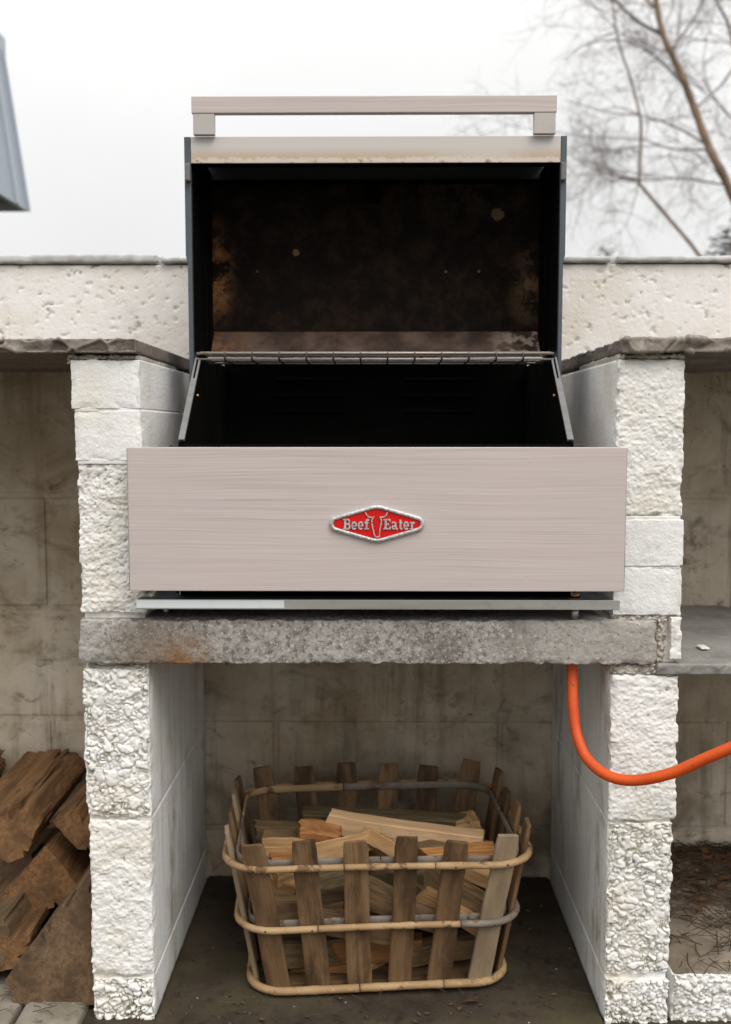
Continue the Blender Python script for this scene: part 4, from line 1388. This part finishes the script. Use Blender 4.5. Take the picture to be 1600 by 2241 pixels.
# ------------------------------------------------------------------ split logs, left bay
def log(poly, Y0, length, mat, label, seed, yaw=0.0, tilt=0.0):
    """end outline in photo pixels on plane Y0, log running back from it"""
    pts = [at(px, py, Y0) for px, py in poly]
    c = sum(pts, Vector()) / len(pts)
    P = [(p.x - c.x, p.z - c.z) for p in pts]
    pr = []
    k = len(P)
    for i in range(k):
        a = Vector(P[i]); b = Vector(P[(i + 1) % k])
        m_ = max(3, int((b - a).length / 0.006))
        for j in range(m_):
            u = (j + 0.04) / m_ if j else 0.03
            pr.append(a.lerp(b, u))
    n = len(pr); ns_ = 36
    base = np.array([[u / ns_ * length, p.x, p.y] for u in range(ns_ + 1) for p in pr])
    q = base * np.array([8, 60, 60]) + seed * 5.1
    d = (fbm(q, seed, 4, 0.6) - 0.5) - 0.9 * sstep(0.60, 0.72, fbm(base * np.array([5, 95, 95]) + seed, seed + 7, 3))
    nrm = base[:, 1:] / (np.linalg.norm(base[:, 1:], axis=1, keepdims=True) + 1e-6)
    base[:, 1:] += nrm * (d * 0.013)[:, None]
    tp = 1 - 0.12 * base[:, 0] / length
    base[:, 1] *= tp; base[:, 2] *= tp
    e = (base[:, 0] < 1e-6)
    base[e, 0] += (fbm(base[e] * 70, seed + 3, 3) - 0.5) * 0.007
    V = [tuple(v) for v in base]
    F = []
    for i in range(ns_):
        for j in range(n):
            a = i * n + j; b = i * n + (j + 1) % n
            F.append((a, a + n, b + n, b))
    F.append(tuple(range(n))); F.append(tuple(ns_ * n + j for j in range(n))[::-1])
    me = me_from('log', V, F, True)
    bm = bmesh.new(); bm.from_mesh(me); bmesh.ops.recalc_face_normals(bm, faces=bm.faces)
    for ed in bm.edges:
        if len(ed.link_faces) == 2 and ed.calc_face_angle() > R(32): ed.smooth = False
    bm.to_mesh(me); bm.free()
    o = bpy.data.objects.new('split_log', me)
    me.materials.append(M[mat])
    C.objects.link(o)
    o.matrix_world = Matrix.Translation(c) @ Matrix.Rotation(R(90) + yaw, 4, 'Z') @ Matrix.Rotation(-tilt, 4, 'Y') @ Matrix.Diagonal((1, -1, 1, 1))
    return tag(o, label, 'firewood', 'split logs stacked in the left bay')


log([(-110, 2205), (-140, 2080), (8, 2010), (30, 2070), (5, 2120)], 0.06, 0.33, 'log_grey', 'dark split log at the left picture edge near the paving', 1)
log([(28, 2205), (8, 2150), (135, 1985), (200, 1935), (235, 2195)], 0.02, 0.38, 'log_grey', 'lowest wedge shaped split log standing on the paving by the pillar', 2)
log([(-120, 2065), (62, 2047), (66, 2068), (38, 2118), (-30, 2140), (-130, 2120)], 0.06, 0.34, 'log', 'broad split log with a flat brown top above the lowest wedge', 3, 0.02)
log([(-30, 1995), (100, 1850), (190, 1960), (180, 1985)], 0.16, 0.28, 'log', 'triangular split log in the middle of the left stack', 4)
log([(-60, 1868), (-40, 1800), (0, 1778), (55, 1772), (86, 1805), (60, 1870), (20, 1886)], 0.14, 0.30, 'log', 'blunt split log with a pale round end in the left stack', 5)
log([(112, 1798), (150, 1780), (230, 1790), (230, 1880), (172, 1858)], 0.16, 0.30, 'log', 'small split log wedged against the pillar in the left stack', 6)
log([(-90, 1800), (-60, 1762), (70, 1752), (105, 1790), (92, 1812)], 0.20, 0.27, 'log', 'topmost broad split log of the left stack', 7, 0.03, 0.03)
log([(100, 1812), (122, 1775), (240, 1765), (240, 1830)], 0.22, 0.25, 'log_grey', 'dark rough split log behind the pillar at the top of the left stack', 8, 0.0, 0.03)
log([(-120, 2000), (-60, 1885), (60, 1875), (220, 1850), (230, 2000)], 0.30, 0.17, 'log_grey', 'dark split log at the back of the left stack, seen between the others', 10)
log([(-190, 1765), (-180, 1693), (-54, 1690), (-51, 1745), (-70, 1780)], 0.30, 0.16, 'log', 'split log standing highest at the left picture edge', 9)


# ------------------------------------------------------------------ debris
def leaf_vf(p, s, rz, V, F, rnd):
    b = len(V)
    pts = [(-1, 0, 0), (-0.4, 0.42, 0.1), (0.3, 0.36, 0.16), (1, 0, 0.02), (0.3, -0.36, 0.14), (-0.4, -0.42, 0.12), (0, 0, -0.02)]
    m = Matrix.Rotation(rz, 3, 'Z') @ Matrix.Rotation(rnd.uniform(-0.5, 0.5), 3, 'X') @ Matrix.Rotation(rnd.uniform(-0.4, 0.4), 3, 'Y')
    for q in pts: V.append(Vector(p) + m @ (Vector(q) * s))
    for i in range(6): F.append((b + i, b + (i + 1) % 6, b + 6))


def debris(name, n, fx, fy, z, lens, rad, mat, label, seed, cat):
    rnd = random.Random(seed)
    V, F = [], []
    for i in range(n):
        x = fx(rnd); y = fy(rnd)
        a = rnd.uniform(0, math.pi); L = rnd.uniform(*lens); c = rnd.uniform(-0.35, 0.35)
        zz = z + rnd.uniform(0.0, 0.010)
        P = []
        for k in range(5):
            u = k / 4 - 0.5
            P.append((x + math.cos(a + c * u) * L * u, y + math.sin(a + c * u) * L * u, zz + 0.25 * L * rnd.uniform(0, 0.2) + rnd.uniform(0, 0.002)))
        tube_vf(P, rad * rnd.uniform(0.6, 1.3), 4, V, F, False)
    o = obj_w(name, me_from(name, V, F), mat)
    o['kind'] = 'stuff'
    return tag(o, label, cat)


debris('dry_twigs', 1500, lambda r: r.uniform(XR1 + 0.015, 1.0), lambda r: max(0.02, 0.47 - abs(r.gauss(0, 0.21))), zp + 0.0, (0.02, 0.08), 0.0008, M['needle'], 'tangle of dry brown twigs on the white plinth', 5, 'twigs')
debris('dry_needles', 160, lambda r: r.uniform(-0.62, -0.44), lambda r: r.uniform(-0.02, 0.3), 0.014, (0.012, 0.045), 0.0006, M['needle'], 'dry brown needles and bits scattered at the foot of the logs', 6, 'litter')
debris('floor_litter', 70, lambda r: r.uniform(-0.32, 0.33), lambda r: abs(r.gauss(0.0, 0.12)) - 0.02, 0.006, (0.008, 0.04), 0.0006, M['needle'], 'few thin twigs and needles on the bay floor before the basket', 8, 'litter')
rnd = random.Random(21)
V, F = [], []
for i in range(90):
    side = rnd.random()
    x = rnd.uniform(-0.31, 0.32); y = rnd.uniform(-0.03, 0.06) if side < 0.6 else rnd.uniform(0.05, 0.45)
    if side >= 0.6: x = rnd.choice((-1, 1)) * rnd.uniform(0.25, 0.325)
    leaf_vf((x, y, 0.0075), rnd.uniform(0.002, 0.006), rnd.uniform(0, 6.28), V, F, rnd)
o = obj_w('bark_crumbs', me_from('bark_crumbs', V, F, False), M['needle']); o['kind'] = 'stuff'
tag(o, 'small crumbs of bark strewn on the bay floor around the basket', 'litter')
rnd = random.Random(3)
V, F = [], []
for i in range(170):
    leaf_vf((rnd.uniform(XR1 + 0.02, 1.0), max(0.03, 0.46 - abs(rnd.gauss(0, 0.17))), zp + rnd.uniform(0.003, 0.016)), rnd.uniform(0.008, 0.018), rnd.uniform(0, 6.28), V, F, rnd)
o = obj_w('dry_leaves', me_from('dry_leaves', V, F), M['leaf']); o['kind'] = 'stuff'
tag(o, 'brown dead leaves among the twigs on the plinth', 'leaves')
V, F = [], []
p = atz(1030, 2196, 0.007)
leaf_vf((0, 0, 0), 0.013, 0.3, V, F, rnd)
o = obj_w('fallen_leaf', me_from('fallen_leaf', V, F), M['leaf']); o.location = p + Vector((0, 0, 0.003))
tag(o, 'single reddish brown dead leaf on the floor before the basket', 'leaf')

# ------------------------------------------------------------------ beyond the wall: house, birches, shrubs
HY = 3.0
K = at(62, 463, HY)                     # its far right lower corner
T = at(5, 116, HY - 0.10)
hs_ = thing('metal_canopy', 'grey zinc canopy with sloping sides and a cap at the left picture edge', 'canopy', (K.x - 0.8, HY - 0.8, 0))
W_ = 1.6
ins = K.x - T.x
b0 = [(K.x, HY), (K.x, HY - W_), (K.x - W_, HY - W_), (K.x - W_, HY)]
t0 = [(T.x, HY - 0.10), (T.x, HY - W_ + 0.10), (K.x - W_ + ins, HY - W_ + 0.10), (K.x - W_ + ins, HY - 0.10)]
for i in range(4):
    a, b = b0[i], b0[(i + 1) % 4]; c, d = t0[(i + 1) % 4], t0[i]
    vo = [(a[0], a[1], K.z), (b[0], b[1], K.z), (c[0], c[1], T.z), (d[0], d[1], T.z)]
    cx, cy = K.x - W_ / 2, HY - W_ / 2
    vi = [(x + (cx - x) * 0.02, y + (cy - y) * 0.02, z - 0.004) for x, y, z in vo]
    obj_w('side_panel', me_from('side_panel', vo + vi, [(0, 1, 2, 3), (7, 6, 5, 4), (0, 4, 5, 1)], False), M['zinc'], hs_)
    # standing seam near each corner
    for u0, u1 in ((0.0, 0.012), (0.085, 0.10)):
        q = [Vector(vo[0]).lerp(Vector(vo[1]), u0), Vector(vo[0]).lerp(Vector(vo[1]), u1), Vector(vo[3]).lerp(Vector(vo[2]), u1), Vector(vo[3]).lerp(Vector(vo[2]), u0)]
        nn = (q[1] - q[0]).cross(q[3] - q[0]).normalized()
        if nn.x * (q[0].x - cx) + nn.y * (q[0].y - cy) < 0: nn = -nn
        hi_ = [p + nn * 0.012 for p in q]
        obj_w('seam', me_from('seam', q + hi_, [(4, 5, 6, 7), (0, 1, 5, 4), (1, 2, 6, 5), (2, 3, 7, 6), (3, 0, 4, 7)], False), M['zinc_trim'], hs_)
C2 = at(13, 84, HY - 0.05)
box('cap', K.x - W_ + ins - 0.04, C2.x, HY - W_ + 0.05, HY - 0.05, T.z + 0.002, C2.z, M['zinc_trim'], hs_, 0.008)
box('soffit', K.x - W_ + 0.05, K.x - 0.05, HY - W_ + 0.05, HY - 0.05, K.z + 0.03, K.z + 0.04, M['soffit'], hs_)
box('column', K.x - 0.95, K.x - 0.65, HY - 0.95, HY - 0.65, -0.01, K.z + 0.029, M['zinc'], hs_, 0.01)


def birch(name, label, trunk, radii, Y, limbs, seed, spread, ntw):
    rnd = random.Random(seed)
    P = spline([at(px, py, Y + dy) for px, py, dy in trunk], 8)
    base = Vector((P[0].x + 0.15, P[0].y, -0.01)) if P[0].z > 0.1 else P[0]
    th = thing(name, label, 'tree', base)
    n = len(P)
    rr = [radii[0] + (radii[1] - radii[0]) * i / (n - 1) for i in range(n)]
    rr = [r * (1 + 0.08 * math.sin(i * 1.7)) for i, r in enumerate(rr)]
    tube('trunk', [base] + P, [radii[0] * 1.15] + rr, M['birch'], th, 10)
    V, F = [], []
    starts = []
    for pts, r0 in limbs:
        L = spline([at(px, py, Y + dy) for px, py, dy in pts], 6)
        v, f = tube_vf(L, [r0 * (1 - 0.75 * i / (len(L) - 1)) for i in range(len(L))], 6)
        obj_w('limb', me_from('limb', v, f), M['twig'], th)
        starts += [(L[i], (L[min(i + 1, len(L) - 1)] - L[i - 1]).normalized(), r0 * 0.45) for i in range(1, len(L))]
    starts += [(P[i], (P[min(i + 1, n - 1)] - P[i - 1]).normalized(), 0.007) for i in range(n // 5, n)]

    def grow(p, d, r, ln, lev):
        pts = [p]; k = 6
        q = p.copy(); dr = d.copy()
        for i in range(k):
            dr = (dr + Vector((rnd.gauss(0, 0.16), rnd.gauss(0, 0.16), rnd.gauss(-0.02, 0.14) - (0.05 if lev > 1 else 0)))).normalized()
            q = q + dr * (ln / k); pts.append(q.copy())
        tube_vf(pts, [r * (1 - 0.7 * i / k) for i in range(k + 1)], 3 if lev else 4, V, F, False)
        if lev < 2:
            for i in range(2, k + 1):
                for _ in range(2 if lev else 2):
                    sd = Vector((rnd.gauss(0, 1), rnd.gauss(0, 0.7), rnd.gauss(0.1, 0.7))).normalized()
                    grow(pts[i], (dr + sd * 1.1).normalized(), r * 0.55, ln * rnd.uniform(0.4, 0.7), lev + 1)
    for i in range(ntw):
        p, d, r = rnd.choice(starts)
        sd = Vector((rnd.gauss(-0.15, 1), rnd.gauss(0, 0.7), rnd.gauss(0.25, 0.7))).normalized()
        grow(p, (d * 0.5 + sd).normalized(), min(r, 0.0042), rnd.uniform(0.45, 0.95) * spread, 0)
    o = obj_w('twigs', me_from('twigs', V, F), M['twig'], th)
    o['kind'] = 'stuff'


birch('birch_tree', 'leaning bare birch with thick brown trunk beyond the wall', [(1760, 1000, 0), (1690, 640, 0), (1600, 420, 0), (1553, 325, 0), (1515, 225, 0), (1490, 160, 0), (1452, 78, 0), (1436, 0, 0), (1425, -90, 0), (1400, -220, 0), (1385, -330, 0)],
      (0.038, 0.012), 6.0,
      [([(1450, 76, 0), (1400, 48, 0.1), (1345, 0, 0.2), (1270, -70, 0.3)], 0.014), ([(1548, 318, 0), (1480, 278, -0.1), (1410, 255, -0.2), (1330, 245, -0.2), (1235, 218, -0.2)], 0.009),
       ([(1552, 328, 0), (1470, 325, 0.1), (1400, 305, 0.2), (1300, 300, 0.2), (1215, 290, 0.3)], 0.008), ([(1590, 405, 0), (1490, 390, 0), (1400, 394, 0), (1310, 375, 0.1), (1245, 335, 0.2)], 0.008),
       ([(1470, 110, 0), (1530, 20, 0.3), (1570, -90, 0.4)], 0.011), ([(1690, 640, 0), (1640, 300, 0.5), (1600, 75, 0.5), (1566, -5, 0.5), (1530, -120, 0.6)], 0.02),
       ([(1520, 240, 0), (1600, 160, 0.4), (1660, 30, 0.6)], 0.010), ([(1438, 20, 0), (1380, -30, 0.2), (1300, -60, 0.3), (1210, -20, 0.4)], 0.010),
       ([(1500, 190, 0), (1440, 130, -0.3), (1370, 90, -0.4), (1290, 95, -0.5), (1235, 130, -0.5)], 0.008), ([(1640, 300, 0.5), (1560, 210, 0.7), (1540, 130, 0.8), (1560, 40, 0.9)], 0.008)], 11, 1.0, 36)
birch('birch_tree', 'slender bare birch stem left of the thick leaning birch', [(1640, 1000, 0), (1560, 620, 0), (1525, 552, 0), (1470, 485, 0), (1402, 405, 0), (1399, 394, 0), (1403, 300, 0), (1402, 265, 0), (1398, 240, 0), (1378, 165, 0), (1355, 95, 0), (1342, 20, 0), (1335, -60, 0), (1320, -160, 0)],
      (0.017, 0.005), 6.4, [([(1400, 250, 0), (1350, 235, 0.2), (1280, 250, 0.3)], 0.006), ([(1350, 70, 0), (1300, 90, -0.1), (1270, 140, -0.1)], 0.006), ([(1398, 392, 0), (1330, 380, 0.1), (1255, 350, 0.2)], 0.006)], 12, 0.8, 11)


def shrub(name, label, px, py, Y, wpx, n, seed):
    rnd = random.Random(seed)
    c = at(px, py, Y); top = c.z
    wd = wpx * (Y + 1.467) / FPX
    th = thing(name, label, 'shrub', (c.x, Y, -0.01))
    tube('stem', [(c.x, Y, -0.01), (c.x + 0.02, Y, top * 0.5), (c.x, Y, top - 0.05)], [0.03, 0.018, 0.006], M['birch'], th, 6)
    V, F = [], []
    for i in range(n):
        u = rnd.random() ** 0.6
        z = top * (0.25 + 0.75 * (1 - u))
        r = wd * 0.5 * (0.12 + u * 1.0) * math.sqrt(rnd.random())
        a = rnd.uniform(0, 6.28)
        leaf_vf((c.x + r * math.cos(a), Y + r * math.sin(a), z + rnd.gauss(0, 0.05)), rnd.uniform(0.02, 0.05), rnd.uniform(0, 6.28), V, F, rnd)
    obj_w('crown', me_from('crown', V, F, False), M['evergreen'], th)


shrub('shrub', 'dark evergreen shrub top over the wall at the right picture edge', 1600, 505, 7.0, 420, 5200, 1)
shrub('shrub', 'tiny evergreen tip above the coping right of the barbecue', 1326, 543, 8.0, 210, 2200, 2)
